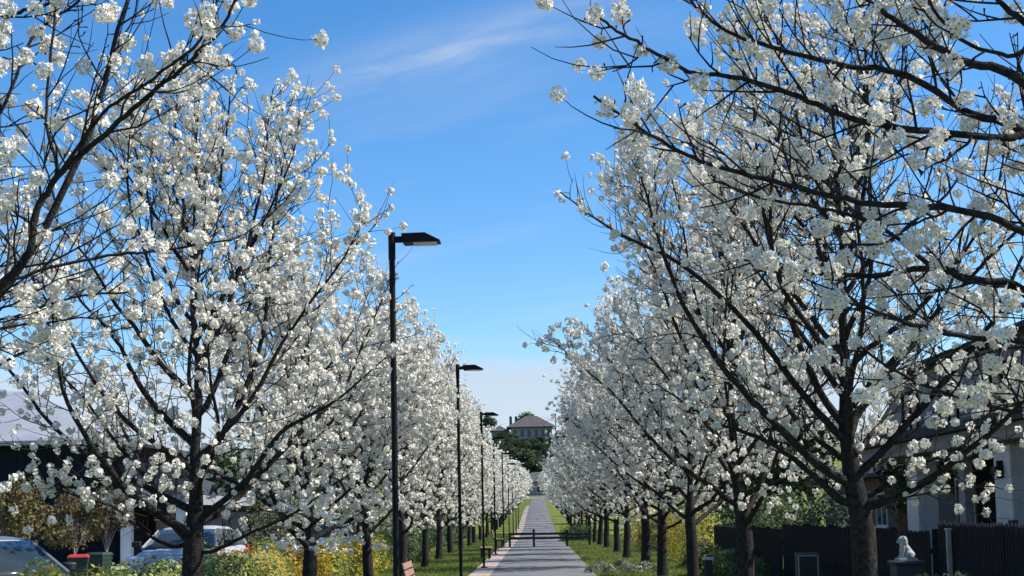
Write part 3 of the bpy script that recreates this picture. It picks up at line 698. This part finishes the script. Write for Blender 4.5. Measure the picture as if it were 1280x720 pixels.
shrub((5.5, 70.5, 0), (1.8, 3.2, 2.0), 'orange leaved shrub far along the fence side', 'leaf_orange', yl, 162, 2400, .1, 'leaf_yellow', .2)
shrub((4.9, 61.5, 0), (1.5, 3.0, 1.3), 'dull green shrub between the yellow and orange shrubs', 'leaf_mid', yl, 163, 2400, .1)
shrub((5.4, 80.5, 0), (2.0, 4.0, 1.7), 'pale lime shrub far along the fence side', 'leaf_lime', yl, 164, 2400, .11)
gd = 'low dark shrubs along the dark fence'
shrub((4.75, 17.3, 0), (1.0, 2.4, .86), 'dark feathery shrub in front of the fence beside the lion', 'leaf_green', gd, 170, 3200, .07, 'leaf_dark', .4)
shrub((4.6, 33.0, 0), (.9, 2.0, .62), 'low dark shrub in front of the fence near the cabinet', 'leaf_green', gd, 171, 2200, .07)
shrub((4.7, 38.5, 0), (.9, 2.4, .7), 'leafy green shrub beside the low white capped pillar', 'leaf_green', gd, 172, 2400, .075, 'leaf_lime', .25)
shrub((4.7, 43.5, 0), (.9, 2.6, .8), 'dark green shrub at the fence near the lemon yellow one', 'leaf_dark', gd, 173, 2400, .08, 'leaf_green', .4)
tg = 'sage green tufts in the grass verge'
for i, (u, v) in enumerate([(752, 712), (776, 708), (792, 717), (762, 717), (806, 712), (742, 716), (822, 716), (783, 713)]):
    d = W2C.T @ np.array([u - PPX, -(v - PPY), -F_PX]); g_ = EYE + d * (-EYE[2] / d[2])
    shrub((g_[0], g_[1], 0), (.34 + .1 * (i % 3), .42, .22), 'pale sage tuft with whitish flower heads in the grass verge', 'leaf_sage', tg, 180 + i, 420, .05, 'petal', .05, cat='plant', name='verge_plant', boxy=2)

# grass blades
rg = np.random.default_rng(77)
def grass(name, x0, x1, y0, y1, n, label):
    yy = y0 * (y1 / y0) ** rg.random(n); xx = rg.uniform(x0, x1, n); zz = np.interp(yy, YB, ZB)
    h = rg.uniform(.025, .075, n) * (1 + yy / 120); w = .004 + yy * .00016
    a = rg.uniform(0, 6.28, n); P = np.stack([xx, yy, zz - .003], 1)
    U = np.stack([np.cos(a), np.sin(a), 0 * a], 1) * w[:, None]; T = np.stack([rg.normal(size=n) * .4 * h, rg.normal(size=n) * .4 * h, h], 1)
    V = np.stack([P - U, P + U, P + T], 1).reshape(-1, 3)
    o = link(name, mesh_np(name, V, np.arange(n * 3).reshape(-1, 3), ['grass_blade'])); tag(o, label, 'grass', kind='stuff')
grass('grass', -4.8, -1.97, 24, 120, 70000, 'short green lawn grass between the hedge and the paver strip')
grass('grass', 1.56, 5.2, 24, 120, 80000, 'short green lawn grass between the path and the dark fence')

# ------------------------------------------------------------------ dark picket fence and lion
def fence(y0, y1, X, h, label, gap=.115):
    t = thing('picket_fence', (X, y0, 0), label, 'fence', 'dark picket fence sections'); L = y1 - y0
    for z in (.28, h - .28): MB().box(.0, .04, 0, L, z - .035, z + .035).build('rail', 'fence_paint', t)
    n = int(L / gap); src = None
    for i in range(n):
        if src is None: src = MB().prism([(-.038, .05), (.038, .05), (.038, h - .05), (0, h), (-.038, h - .05)], -.022, -.002, 'x').build('picket', 'fence_paint', t, loc=(0, .06, 0)); o = src
        else: o = link('picket', src.data, t, (0, .06 + i * gap, 0))
        o.location.z = rnd.uniform(-.012, .012); o.rotation_euler.x = rnd.gauss(0, .006)
    k = max(2, int(L / 2.4))
    for i in range(k): MB().box(.042, .13, i * L / k, i * L / k + .09, 0, h + .03).build('post', 'fence_paint', t)
    return t
fence(14.5, 20.55, 5.5, 1.47, 'tall dark picket fence section behind the feathery shrub and house wall')
fence(20.95, 33.5, 5.5, 1.33, 'dark picket fence section behind the lion and utility cabinet')
fence(33.6, 46.5, 5.5, 1.22, 'dark picket fence section ending at the lemon yellow shrub')
gp = thing('gate_post', (5.42, 19.75, 0), 'slim pale grey square post against the dark fence', 'post')
MB().box(-.03, .03, -.03, .03, -.02, 1.36).build('shaft', 'pale_post', gp, bevel=.005); MB().box(-.04, .04, -.04, .04, 1.36, 1.385).build('cap', 'pale_post', gp)
pl = thing('garden_pillar', (5.02, 20.4, 0), 'dark rendered pillar carrying the stone lion', 'pillar')
MB().box(-.19, .19, -.19, .19, -.02, .90).build('shaft', 'pillar_dark', pl, bevel=.01); MB().box(-.22, .22, -.22, .22, .90, .945).build('cap', 'pillar_dark', pl, bevel=.01)
def lion(loc):
    t = thing('lion_statue', loc, 'pale stone seated lion statue on a dark pillar by the fence', 'statue', rz=R_(-84))
    MB().box(-.095, .095, -.14, .12, .0, .035).build('plinth', 'stone_statue', t, bevel=.006)
    bm = bmesh.new()
    def ball(c, r):
        r = (r,) * 3 if isinstance(r, (int, float)) else r
        bmesh.ops.create_icosphere(bm, subdivisions=3, radius=1, matrix=Matrix.Translation(c) @ Matrix.Diagonal((*r, 1)))
    def limb(a, b, r0, r1, n=7):
        for i in range(n + 1): f = i / n; ball(Vector(a).lerp(Vector(b), f), r0 + (r1 - r0) * f)
    # lion faces -Y, sits with upright chest
    ball((0, .045, .085), (.075, .075, .06))                     # haunch
    limb((0, .035, .10), (0, -.035, .205), .062, .055, 8)         # sloping back and chest
    for s in (-1, 1):
        limb((s * .038, -.055, .19), (s * .042, -.075, .06), .026, .019); limb((s * .042, -.075, .052), (s * .042, -.105, .05), .021, .019, 3)   # fore legs, paws
        ball((s * .06, .02, .085), (.034, .06, .05)); limb((s * .07, -.02, .05), (s * .07, -.06, .048), .02, .018, 3)                          # thighs, hind paws
        ball((s * .04, -.045, .325), .014)                         # ears
        ball((s * .018, -.105, .29), .009)                         # brows
    ball((0, -.04, .25), (.066, .06, .075)); ball((0, -.04, .285), (.068, .055, .055))     # mane
    ball((0, -.075, .285), (.045, .042, .045)); limb((0, -.09, .27), (0, -.118, .262), .028, .02, 3); ball((0, -.105, .248), (.018, .018, .012))
    limb((.02, .10, .05), (.085, .06, .05), .012, .012, 6); ball((.09, .04, .05), .018)    # tail
    me = bpy.data.meshes.new('body'); bm.to_mesh(me); bm.free(); me.materials.append(MATS['stone_statue'])
    o = link('body', me, t); md = o.modifiers.new('remesh', 'REMESH'); md.mode = 'VOXEL'; md.voxel_size = .006; md.use_smooth_shade = True
    sm = o.modifiers.new('smooth', 'SMOOTH'); sm.iterations = 2
    return t
lion((5.02, 20.4, .945))
cb = thing('utility_cabinet', (4.95, 27.6, 0), 'dark utility cabinet with pale edged door standing at the fence', 'cabinet')
MB().box(-.20, .20, -.14, .14, 0, .86).build('body', 'cabinet_green', cb, bevel=.01)
for x0, x1, z0, z1 in ((-.19, -.165, .08, .83), (.165, .19, .08, .83), (-.164, .164, .805, .83)): MB().box(x0, x1, -.152, -.1405, z0, z1).build('door_trim', 'pale_post', cb)
MB().box(-.15, .15, -.149, -.1405, .10, .79).build('door', 'cabinet_green', cb)
lp = thing('low_pillar', (4.2, 37.0, 0), 'low dark pillar with a flat white cap in the verge', 'pillar')
MB().box(-.09, .09, -.09, .09, -.02, .45).build('shaft', 'pillar_dark', lp, bevel=.008); MB().box(-.13, .13, -.13, .13, .45, .51).build('cap', 'render_white', lp, bevel=.008)

# ------------------------------------------------------------------ houses
def win(parent, x0, x1, z0, z1, y, frame='white_frame', glass='window_glass', axis='y', sgn=-1, mull=1):
    """window in a wall plane; axis y: wall at y facing sgn*y; axis x: wall at x=y, coordinates x0..x1 run along y"""
    w = MB(); fw = .06
    def bx(a0, a1, c0, c1, d0, d1):
        lo, hi = sorted((y + sgn * d0, y + sgn * d1))
        return (a0, a1, lo, hi, c0, c1) if axis == 'y' else (lo, hi, a0, a1, c0, c1)
    for r in ((x0, x1, z0, z0 + fw), (x0, x1, z1 - fw, z1), (x0, x0 + fw, z0 + fw, z1 - fw), (x1 - fw, x1, z0 + fw, z1 - fw)): w.box(*bx(*r, -.02, .05))
    for i in range(mull):
        c = x0 + (x1 - x0) * (i + 1) / (mull + 1); w.box(*bx(c - fw/2, c + fw/2, z0 + fw, z1 - fw, -.02, .045))
    o = w.build('window', frame, parent)
    MB().box(*bx(x0 + fw, x1 - fw, z0 + fw, z1 - fw, -.01, .015)).build('pane', glass, o)
    MB().box(*bx(x0 - .05, x1 + .05, z0 - .06, z0 - .002, -.02, .10)).build('sill', frame, o)
    return o
def hip(parent, x0, x1, y0, y1, z, h, m, over=.5, along='x', name='roof', th=.16):
    x0 -= over; x1 += over; y0 -= over; y1 += over; c = MB()
    if along == 'x': r = (y1 - y0) / 2; A, B = (x0 + r, (y0 + y1) / 2, z + h), (x1 - r, (y0 + y1) / 2, z + h)
    else: r = (x1 - x0) / 2; A, B = ((x0 + x1) / 2, y0 + r, z + h), ((x0 + x1) / 2, y1 - r, z + h)
    V = [(x0, y0, z), (x1, y0, z), (x1, y1, z), (x0, y1, z), A, B] + [(x0, y0, z - th), (x1, y0, z - th), (x1, y1, z - th), (x0, y1, z - th)]
    Fs = [(0, 1, 5, 4), (1, 2, 5), (2, 3, 4, 5), (3, 0, 4)] if along == 'x' else [(0, 1, 4), (1, 2, 5, 4), (2, 3, 5), (3, 0, 4, 5)]
    Fs += [(0, 6, 7, 1), (1, 7, 8, 2), (2, 8, 9, 3), (3, 9, 6, 0), (6, 9, 8, 7)]
    return c.add(V, Fs).build(name, m, parent)

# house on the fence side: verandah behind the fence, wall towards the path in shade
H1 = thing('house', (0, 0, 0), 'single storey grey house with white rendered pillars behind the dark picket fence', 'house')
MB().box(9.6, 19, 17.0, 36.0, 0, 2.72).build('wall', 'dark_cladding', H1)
MB().box(7.9, 9.58, 20.0, 25.55, 0, 2.70).build('wing', 'render_grey', H1)
MB().box(7.86, 8.0, 24.75, 25.62, 0, 2.70).build('pillar', 'render_white', H1, bevel=.01)
MB().box(7.9, 8.35, 31.0, 31.9, 0, 2.70).build('pillar', 'render_white', H1, bevel=.01)
MB().box(7.95, 8.3, 29.6, 30.95, 0, 1.9).build('screen_wall', 'render_grey', H1)
MB().box(7.95, 8.12, 27.75, 28.15, 0, 2.70).build('pillar', 'render_grey', H1, bevel=.01)
MB().box(7.6, 9.58, 19.7, 36.2, 2.73, 2.99).build('fascia', 'render_grey', H1)
hip(H1, 7.9, 19, 17, 36, 3.16, 1.3, 'roof_grey', .5, 'y')
MB().box(9.25, 18.5, 27.0, 38.8, 3.0, 4.85).build('upper_storey', 'render_grey', H1)
hip(H1, 9.25, 18.5, 27.0, 38.8, 4.98, 1.2, 'roof_grey', .45, 'y', name='upper_roof', th=.12)
for y in (28.6, 32.4, 35.8): win(H1, y, y + 1.5, 3.5, 4.5, 9.25, axis='x', frame='fence_paint')
wl_ = MB().box(7.76, 7.86, 25.1, 25.18, 2.12, 2.42); wl_.build('wall_lamp', 'lamp_paint', H1, bevel=.01); MB().box(7.70, 7.79, 25.0, 25.28, 2.22, 2.32).build('lamp_arm', 'lamp_paint', H1)
for y in (26.2, 28.9, 32.6): win(H1, y, y + 1.5, .9, 2.3, 9.6, axis='x', mull=1)
MB().box(9.50, 9.598, 34.4, 35.3, 0, 2.1).build('door', 'render_grey', H1)
for i, (y0, y1) in enumerate(((40, 52), (56, 70))):
    Hn = thing('house', (0, 0, 0), ('dark clad house behind the fence past the grey one', 'brown brick house far along the fence side')[i], 'house')
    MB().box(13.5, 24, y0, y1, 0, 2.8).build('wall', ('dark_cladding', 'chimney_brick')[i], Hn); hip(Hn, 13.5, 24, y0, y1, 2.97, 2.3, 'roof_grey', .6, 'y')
    for k in range(3):
        yy = y0 + 1.5 + k * 3.6; win(Hn, yy, yy + 1.8, .9, 2.2, 13.5, axis='x')
# house across the side street
H2 = thing('house', (0, 0, 0), 'dark clad house with pale metal roof across the side street', 'house')
MB().box(-32, -15.9, 57, 69, 0, 4.65).build('wall', 'dark_cladding', H2)
MB().box(-15.88, -13.6, 60.6, 69, 0, 2.28).build('garage', 'dark_cladding', H2)
MB().box(-15.88, -13.3, 56.0, 69.2, 2.29, 2.68).build('carport_fascia', 'render_grey', H2)
for x in (-13.75, -15.85): MB().box(x, x + .4, 56.2, 56.6, 0, 2.28).build('pillar', 'render_white', H2, bevel=.01)
hip(H2, -32, -15.9, 57, 69, 4.85, 2.5, 'roof_metal', .7, 'x')
for i in range(2): MB().box(-15.6, -13.8, 60.52, 60.59, .02 + i * 1.05, 1.03 + i * 1.05).build('garage_door_panel', 'render_grey', H2)
WX = (-30.5, -26, -22.4, -18.6)
for x in WX: win(H2, x, x + 1.9, 1.0, 2.5, 57, frame='fence_paint', mull=1)
for x in np.arange(-31.8, -16.2, .3):
    if not any(a - .35 < x < a + 2.0 for a in WX): MB().box(x, x + .275, 56.955, 56.998, .05, 4.6).build('cladding_board', 'dark_cladding', H2)
H3 = thing('house', (0, 0, 0), 'low grey rendered house further down the side street', 'house')
MB().box(-32, -17.5, 76, 88, 0, 3.0).build('wall', 'render_grey', H3); hip(H3, -32, -17.5, 76, 88, 3.16, 2.3, 'roof_grey', .6, 'x')
for x in (-30, -26, -22): win(H3, x, x + 2.0, .9, 2.3, 76)
for k in range(3): win(H3, 77.5 + k * 3.6, 79.3 + k * 3.6, .9, 2.3, -17.5, axis='x', sgn=1)
H4 = thing('house', (0, 0, 0), 'dark brick house far down the side street', 'house')
MB().box(-32, -18, 92, 108, 0, 3.2).build('wall', 'chimney_brick', H4); hip(H4, -32, -18, 92, 108, 3.36, 2.6, 'roof_tile', .6, 'x')
for k in range(3): win(H4, 94 + k * 4, 95.8 + k * 4, .9, 2.3, -18, axis='x', sgn=1)
# house on the hill
zh = gz(0, 404) + .9
HH = thing('hill_house', (-1.2, 404, zh), 'pale house with grey hipped roof among trees on the hill', 'house')
MB().box(-5.6, 5.6, 0, 8, -2, 4.0).build('wall', 'hill_wall', HH)
hip(HH, -5.6, 5.6, 0, 8, 4.15, 3.2, 'roof_tile', 1.2, 'x', th=.25)
for x in (-4.9, -3.0, -1.1, .8, 2.7, 4.2): win(HH, x, x + .95, 1.4, 3.3, 0, mull=0, frame='hill_wall')
MB().box(-11, -6.55, 2.5, 8.5, -2, 3.2).build('side_wing', 'hill_wall', HH); hip(HH, -11, -6.55, 2.5, 8.5, 3.35, 1.6, 'roof_tile', .5, 'y', name='wing_roof')
for x in (-5.7, -4.2): MB().box(x - .35, x + .35, 4.5, 5.3, 4.3, 7.4).build('chimney', 'chimney_brick', HH)
MB().box(6.6, 6.85, 4.6, 4.85, 0, 8.0).build('flue', 'steel', HH)
gw = MB().box(-7.5, 6.5, -.2, .2, -1.5, 1.6).build('garden_wall', 'ochre_wall', None, (-.6, 397, gz(0, 397))); tag(gw, 'ochre garden wall below the hill house', 'wall')
# low pale houses at the street where the path ends
for i, (x, w, z) in enumerate(((-13, 12, 'hill_wall'), (1.5, 13, 'render_grey'))):
    Hf = thing('house', (x, 326 + i * 2, gz(0, 326 + i * 2) - .4), ('pale bungalow where the path ends, on the lamp post side', 'grey bungalow closing the view at the end of the path')[i], 'house')
    MB().box(-w/2, w/2, 0, 8, -1, 3.2).build('wall', z, Hf); hip(Hf, -w/2, w/2, 0, 8, 3.36, 2.2, 'roof_tile', .6, 'x')
    for k in range(3): win(Hf, -w/2 + 1 + k * 3.8, -w/2 + 3 + k * 3.8, .9, 2.3, 0)
    MB().box(w/2 - 1.9, w/2 - .9, -.05, -.002, 0, 2.1).build('door', 'bench_wood', Hf)

# ------------------------------------------------------------------ leafy trees
def leafy(name, H, Rr, leaf, seed, n=2600, size=.35, trunk_h=None, bark='bark', tr=None, group=None, label='x', leaf2=None, flat=1.0):
    rg = np.random.default_rng(seed); t = thing(name, (0, 0, 0), label, 'tree', group)
    th = trunk_h or H * .3; tr = tr or H * .022
    tb = TubeMB(); tb.add([(0, 0, -.3), (.02 * H * .1, 0, th * .6), (0, .02 * H * .1, th), (0, 0, H * .7)], [tr * 1.4, tr, tr * .8, tr * .25], 8)
    lob = []
    for i in range(11):
        a = rg.uniform(0, 6.28); r = Rr * rg.uniform(.25, .7); z = th + (H - th) * rg.uniform(.15, .85)
        c = np.array([math.cos(a) * r, math.sin(a) * r, z]); lob.append((c, Rr * rg.uniform(.28, .5)))
        s = np.array([0, 0, th * rg.uniform(.7, 1.1)]); tb.add([s, (s + c) / 2 + np.array([0, 0, .05 * H]), c], [tr * .5, tr * .3, tr * .1], 5)
    lob.append((np.array([0, 0, H - Rr * .45]), Rr * .45))
    link('trunk', tb.mesh('trunk', bark), t)
    P, N = [], []
    per = n // len(lob)
    for c, r in lob:
        D = rg.normal(size=(per, 3)); D /= np.linalg.norm(D, axis=1)[:, None]
        P.append(c + D * (r * rg.uniform(.55, 1.1, per))[:, None] * np.array([1, 1, .8 * flat])); N.append(D)
    P = np.concatenate(P); N = np.concatenate(N) + rg.normal(size=P.shape) * .6 + np.array([0, 0, .3]); N /= np.linalg.norm(N, axis=1)[:, None]
    V, Fq = leaf_quads(P, N, size, rg, .7)
    mi = (rg.random(len(P)) < .35).astype(int) if leaf2 else None
    o = link('crown', mesh_np('crown', V, Fq, [leaf] + ([leaf2] if leaf2 else []), mi), t); o['kind'] = 'stuff'
    return t
# ornamental street trees across the side street
og = 'small ornamental trees across the side street'
for (u, v, Y, H, Rr, lf, lf2, lab, sd_) in ((28, 700, 40, 2.9, 1.15, 'leaf_olive', 'leaf_bronze', 'olive gold small tree behind the blue grey car', 1), (93, 700, 42, 2.6, 1.0, 'leaf_bronze', 'leaf_olive', 'bronze brown small tree behind the red lidded bin', 2), (133, 700, 43, 2.8, .9, 'leaf_bronze', 'leaf_bronze', 'dull brown small tree beside the white carport pillar', 3), (-40, 700, 38, 3.0, 1.1, 'leaf_olive', 'leaf_bronze', 'golden small tree across the street from the blue grey car', 4)):
    t = leafy('ornamental_tree', H, Rr, lf, 300 + sd_, 2400, .10, H * .38, 'pale_bark', .04, og, lab, lf2)
    p = at(u, v, Y); t.location = (p[0], Y, 0)
# trees on the hill and beyond the houses
hill = [leafy('broad_tree', 9.5, 4.2, l_, 320 + i, 2600, .55, leaf2=l2_) for i, (l_, l2_) in enumerate((('leaf_dark', 'leaf_mid'), ('leaf_mid', 'leaf_dark'), ('leaf_dark', 'leaf_dark')))]
hg2 = 'green trees on the hill round the house'
spots = []
for i, x in enumerate(np.linspace(-30, 30, 15)): spots.append((x + rs.uniform(-1.5, 1.5), 344 + rs.uniform(-3, 9), rs.uniform(.6, .85)))
for i, x in enumerate(np.linspace(-34, 34, 14)):
    spots.append((x + rs.uniform(-2, 2), 368 + rs.uniform(-5, 5), rs.uniform(.5, .66)))
for x in (-30, -24, -18.5, -14, 9.5, 13, 18, 24, 31): spots.append((x, 396 + rs.uniform(-4, 6), rs.uniform(.75, 1.0)))
for x in np.linspace(-24, 24, 19): spots.append((x + rs.uniform(-1, 1), 357 + rs.uniform(-4, 4), rs.uniform(.6, .78)))
for x in np.linspace(-12, 12, 9): spots.append((x + rs.uniform(-1, 1), 341 + rs.uniform(-2, 2), rs.uniform(.62, .8)))
for x in np.linspace(-16, 16, 13): spots.append((x + rs.uniform(-1, 1), 366 + rs.uniform(-2, 2), rs.uniform(.5, .62)))
for x in np.linspace(-14, 14, 9): spots.append((x, 384 + rs.uniform(-3, 3), rs.uniform(.4, .55) if abs(x) > 6 else rs.uniform(.26, .34)))
for x in np.linspace(-7, 6, 9): spots.append((x, 390 + rs.uniform(-1.5, 2), rs.uniform(.28, .36)))
for x in np.linspace(-9, 9, 10): spots.append((x, 378 + rs.uniform(-2, 2), rs.uniform(.38, .48)))
for x in (-8.6, -6.4, 5.6, 7.6): spots.append((x, 393 + rs.uniform(-2, 2), rs.uniform(.42, .55)))
for x in (-26, -2.5, 15, 28): spots.append((x, 425, 1.0 if x != -2.5 else .95))
first = set()
for i, (x, y, s) in enumerate(spots):
    r = hill[i % 3]
    if r.name in first: t = copy_tree(r)
    else: t = r; first.add(r.name)
    t.location = (x, y, gz(x, y)); t.scale = (s * rs.uniform(.9, 1.15), s * rs.uniform(.9, 1.15), s); t.rotation_euler = (0, 0, rs.uniform(0, 6.28))
    t['group'] = hg2; t['label'] = ('dark green rounded tree on the hillside', 'mid green leafy tree on the hillside', 'deep green tree on the hillside')[i % 3]
# dark garden trees behind the houses on both sides
gt = 'dark green garden trees behind the houses'
for i, (x, y, s) in enumerate(((-14.6, 72.5, .4), (-19, 90, .6), (-13.5, 112, .8), (-11, 128, .75), (-20, 130, .9), (12, 38.2, .5), (14, 54, .5), (14, 76, .7), (13, 90, .7), (13, 108, .75), (11, 128, .8), (-10, 150, .7), (10, 152, .7), (-11, 175, .7), (11, 180, .7), (-12, 205, .8), (12, 210, .8), (-34, 120, 1), (-45, 150, 1.1), (-38, 180, 1), (-55, 130, 1.1), (-30, 160, .9), (34, 120, 1), (42, 150, 1.1), (30, 170, 1), (-70, 200, 1.2), (60, 190, 1.2), (-22, 150, .9), (24, 140, .9), (-16, 240, .9), (16, 245, .9))):
    t = copy_tree(hill[i % 3]); t.location = (x, y, gz(x, y)); t.scale = (s, s, s); t.rotation_euler = (0, 0, rs.uniform(0, 6.28)); t['group'] = gt
    t['label'] = 'dark green garden tree behind the avenue on the ' + ('lamp post' if x < 0 else 'fence') + ' side'

# ------------------------------------------------------------------ cars
def car(loc, rz, paint, label, suv=False):
    """nose towards -Y"""
    t = thing('parked_car', loc, label, 'car', 'cars parked in the side street', rz)
    L, Wd = (4.6, .92) if suv else (4.4, .88); H = 1.54 if suv else 1.50; belt = 1.06 if suv else .93; bon = 1.00 if suv else .84
    def ring(y, hw, zb, zt, crown=.03):
        pts = []
        prof = [(-hw*.9, zb), (-hw, zb + .12), (-hw*1.0, zb + (zt-zb)*.55), (-hw*.95, zt - .06), (-hw*.84, zt), (-hw*.4, zt + crown), (hw*.4, zt + crown), (hw*.84, zt), (hw*.95, zt - .06), (hw, zb + (zt-zb)*.55), (hw, zb + .12), (hw*.9, zb)]
        return [(x, y, z) for x, z in prof]
    st_ = [(-L/2, Wd*.80, .38, bon - .24), (-L/2 + .06, Wd*.88, .26, bon - .16), (-L/2 + .28, Wd*.96, .20, bon - .07), (-L/2 + .75, Wd, .19, bon - .02), (-L/2 + 1.25, Wd, .19, belt - .01), (0, Wd, .19, belt), (L/2 - .8, Wd, .19, belt + .03), (L/2 - .25, Wd*.97, .22, belt + .02), (L/2 - .04, Wd*.90, .30, belt - .10), (L/2, Wd*.84, .40, belt - .2)]
    body = MB().loft([ring(*s) for s in st_]).build('body', paint, t, smooth=True)
    # greenhouse: roof and pillars, with glass panes set in it
    yb0, yt0, yt1, yb1 = -L/2 + 1.12, -L/2 + 1.85, (L/2 - .35 if suv else L/2 - 1.15), (L/2 - .12 if suv else L/2 - .45)
    wb, wt = Wd * .90, Wd * .70
    def gring(y, wbm, z, sh): return [(-wbm, y, z - sh), (-wbm*.92, y, z - sh*.35), (-wbm*.6, y, z), (wbm*.6, y, z), (wbm*.92, y, z - sh*.35), (wbm, y, z - sh)]
    roof_y = np.linspace(yt0, yt1, 7); rr = []
    for i, y in enumerate(roof_y):
        f = i / 6; rr.append(gring(y, wt * (1 - .05 * abs(f - .4)), H - .05 * (2*f - .8) ** 2 - (.03 if f in (0, 1) else 0), .07))
    ro = MB(); n = 6
    top = [p for r in rr for p in r]; low = [(p[0] * .97, p[1], p[2] - .04) for p in top]
    Fs = []
    for base in (0, len(top)):
        for i in range(6):
            for j in range(n - 1): Fs.append((base+i*n+j, base+i*n+j+1, base+(i+1)*n+j+1, base+(i+1)*n+j))
    m_ = len(top)
    for i in range(6):
        for j in (0, n-1): Fs.append((i*n+j, (i+1)*n+j, m_+(i+1)*n+j, m_+i*n+j))
    for j in range(n-1): Fs += [(j, j+1, m_+j+1, m_+j), (6*n+j, 6*n+j+1, m_+6*n+j+1, m_+6*n+j)]
    ro.add(top + low, Fs).build('roof', paint, t, smooth=True)
    zt = H - .11
    for s in (-1, 1):
        A, B = (s*wb, yb0 + .04, belt), (s*wt, yt0, zt); C, D = (s*wt, yt1, zt), (s*wb, yb1, belt + .02)
        ym = (yt0 + yt1) / 2; M0, M1 = (s*wb, ym + .1, belt), (s*wt, ym + .1, zt)
        for (p, q) in ((A, B), (M0, M1), (D, C)): MB().tube([p, q], [.045, .04], 6).build('pillar', paint if p is not M0 else 'black_plastic', t)
        def lerp(p, q, f): return tuple(p[i] + (q[i] - p[i]) * f for i in range(3))
        for quad in ((A, M0, M1, B), (M0, D, C, M1)):
            V = [tuple(c) for c in quad]; V2 = [(v[0] - s * .012, v[1], v[2]) for v in V]
            MB().add(V + V2, [(0, 1, 2, 3), (7, 6, 5, 4), (0, 4, 5, 1), (1, 5, 6, 2), (2, 6, 7, 3), (3, 7, 4, 0)]).build('side_window', 'car_glass', t)
        mr = MB(); mr.loft([[(s*(Wd + .02 + .20*f), yb0 + .32 + dy, belt + .09 + dz) for dy, dz in ((-.05, -.06), (.06, -.06), (.06, .07), (-.05, .06))] for f in (0, .5, 1)]).build('mirror', 'black_plastic', t, bevel=.02)
        MB().loft([[(s*Wd*a, -L/2 + y, bon - .17 + z) for y, z in ((.03, -.10), (.03, .05), (.22, .08), (.22, -.06))] for a in (.55, .97)]).build('headlight', 'lens_clear', t, bevel=.01)
        MB().loft([[(s*Wd*a, L/2 - y, belt - .1 + z) for y, z in ((.0, -.16), (.0, .1), (.16, .1), (.16, -.16))] for a in (.6, .97)]).build('tail_light', 'bin_red', t, bevel=.01)
        for y in (-L/2 + .86, L/2 - .86):
            w = MB().cyl((s*(Wd - .21) if s > 0 else -Wd + .005 - .01, y, .33), .33, .205, 28, 'x'); w_o = w.build('wheel', 'tyre_rubber', t, bevel=.02)
            rx = s * (Wd + .0); MB().cyl((min(rx, rx + s*.012), y, .33), .21, .014, 20, 'x').build('rim', 'rim_alloy', w_o)
    # windscreen and rear window, slightly bowed
    for nm, yb, yt in (('windscreen', yb0, yt0), ('rear_window', yb1, yt1)):
        rows = []
        for f in np.linspace(0, 1, 5):
            w_ = wb + (wt - wb) * f; z = belt + .0 + (H - .075 - belt) * f; y = yb + (yt - yb) * f; bow = -.07 if nm == 'windscreen' else .05
            rows.append([(w_ * g, y + bow * (1 - g * g), z) for g in np.linspace(-1, 1, 7)])
        b_ = MB(); Vv = [p for r in rows for p in r]; b_.add(Vv, [(i*7+j, i*7+j+1, (i+1)*7+j+1, (i+1)*7+j) for i in range(4) for j in range(6)])
        o = b_.build(nm, 'car_glass', t, smooth=True); sl = o.modifiers.new('thick', 'SOLIDIFY'); sl.thickness = .01
    MB().box(-.5, .5, -L/2 - .012, -L/2 + .06, .46, .62).build('grille', 'black_plastic', t, bevel=.01)
    MB().box(-.26, .26, -L/2 - .03, -L/2 - .013, .40, .45 + .06).build('number_plate', 'white_frame', t)
    MB().box(-Wd * .8, Wd * .8, -L/2 - .02, -L/2 + .1, .22, .36).build('bumper', 'black_plastic', t, bevel=.03)
    MB().box(-wt, wt, yt0, yt1 - .1, belt - .3, belt - .12).build('seats', 'black_plastic', t)
    return t
car((-8.25, 21.9, .02), R_(52), 'car_blue', 'blue grey car with rounded roof parked at an angle behind the hedge')
car((-8.0, 34.2, .02), R_(0), 'car_silver', 'silver car facing the camera behind the forked front tree', True)
car((-8.05, 57.5, .02), R_(3), 'car_white', 'white car far along the side street behind the golden hedge')

# ------------------------------------------------------------------ bins
def bin_(loc, lid, label, rz):
    t = thing('wheelie_bin', loc, label, 'bin', 'wheelie bins on the far side of the street', rz, .88)
    MB().loft([[(-a, -b_, z), (a, -b_, z), (a, b_, z), (-a, b_, z)] for a, b_, z in ((.21, .25, .04), (.26, .31, .78), (.275, .33, .80), (.28, .335, .92))]).build('body', 'bin_green', t, bevel=.02)
    MB().loft([[(-a, -b_, z), (a, -b_, z), (a, b_, z), (-a, b_, z)] for a, b_, z in ((.30, .37, .923), (.30, .37, .96), (.24, .28, 1.02))]).build('lid', lid, t, bevel=.02)
    for s in (-1, 1): MB().cyl((s*.22 - .03, .27, .10), .10, .06, 18, 'x').build('wheel', 'black_plastic', t)
    MB().tube([(-.2, .39, .88), (.2, .39, .88)], [.018, .018], 8).build('handle', 'bin_green', t)
p = at(98, 700, 37); bin_((p[0], 37, .0), 'bin_red', 'wheelie bin with red lid across the side street', R_(15))
p = at(124, 700, 39); bin_((p[0], 39, .0), 'bin_green', 'all green wheelie bin beside the red lidded one', R_(-10))
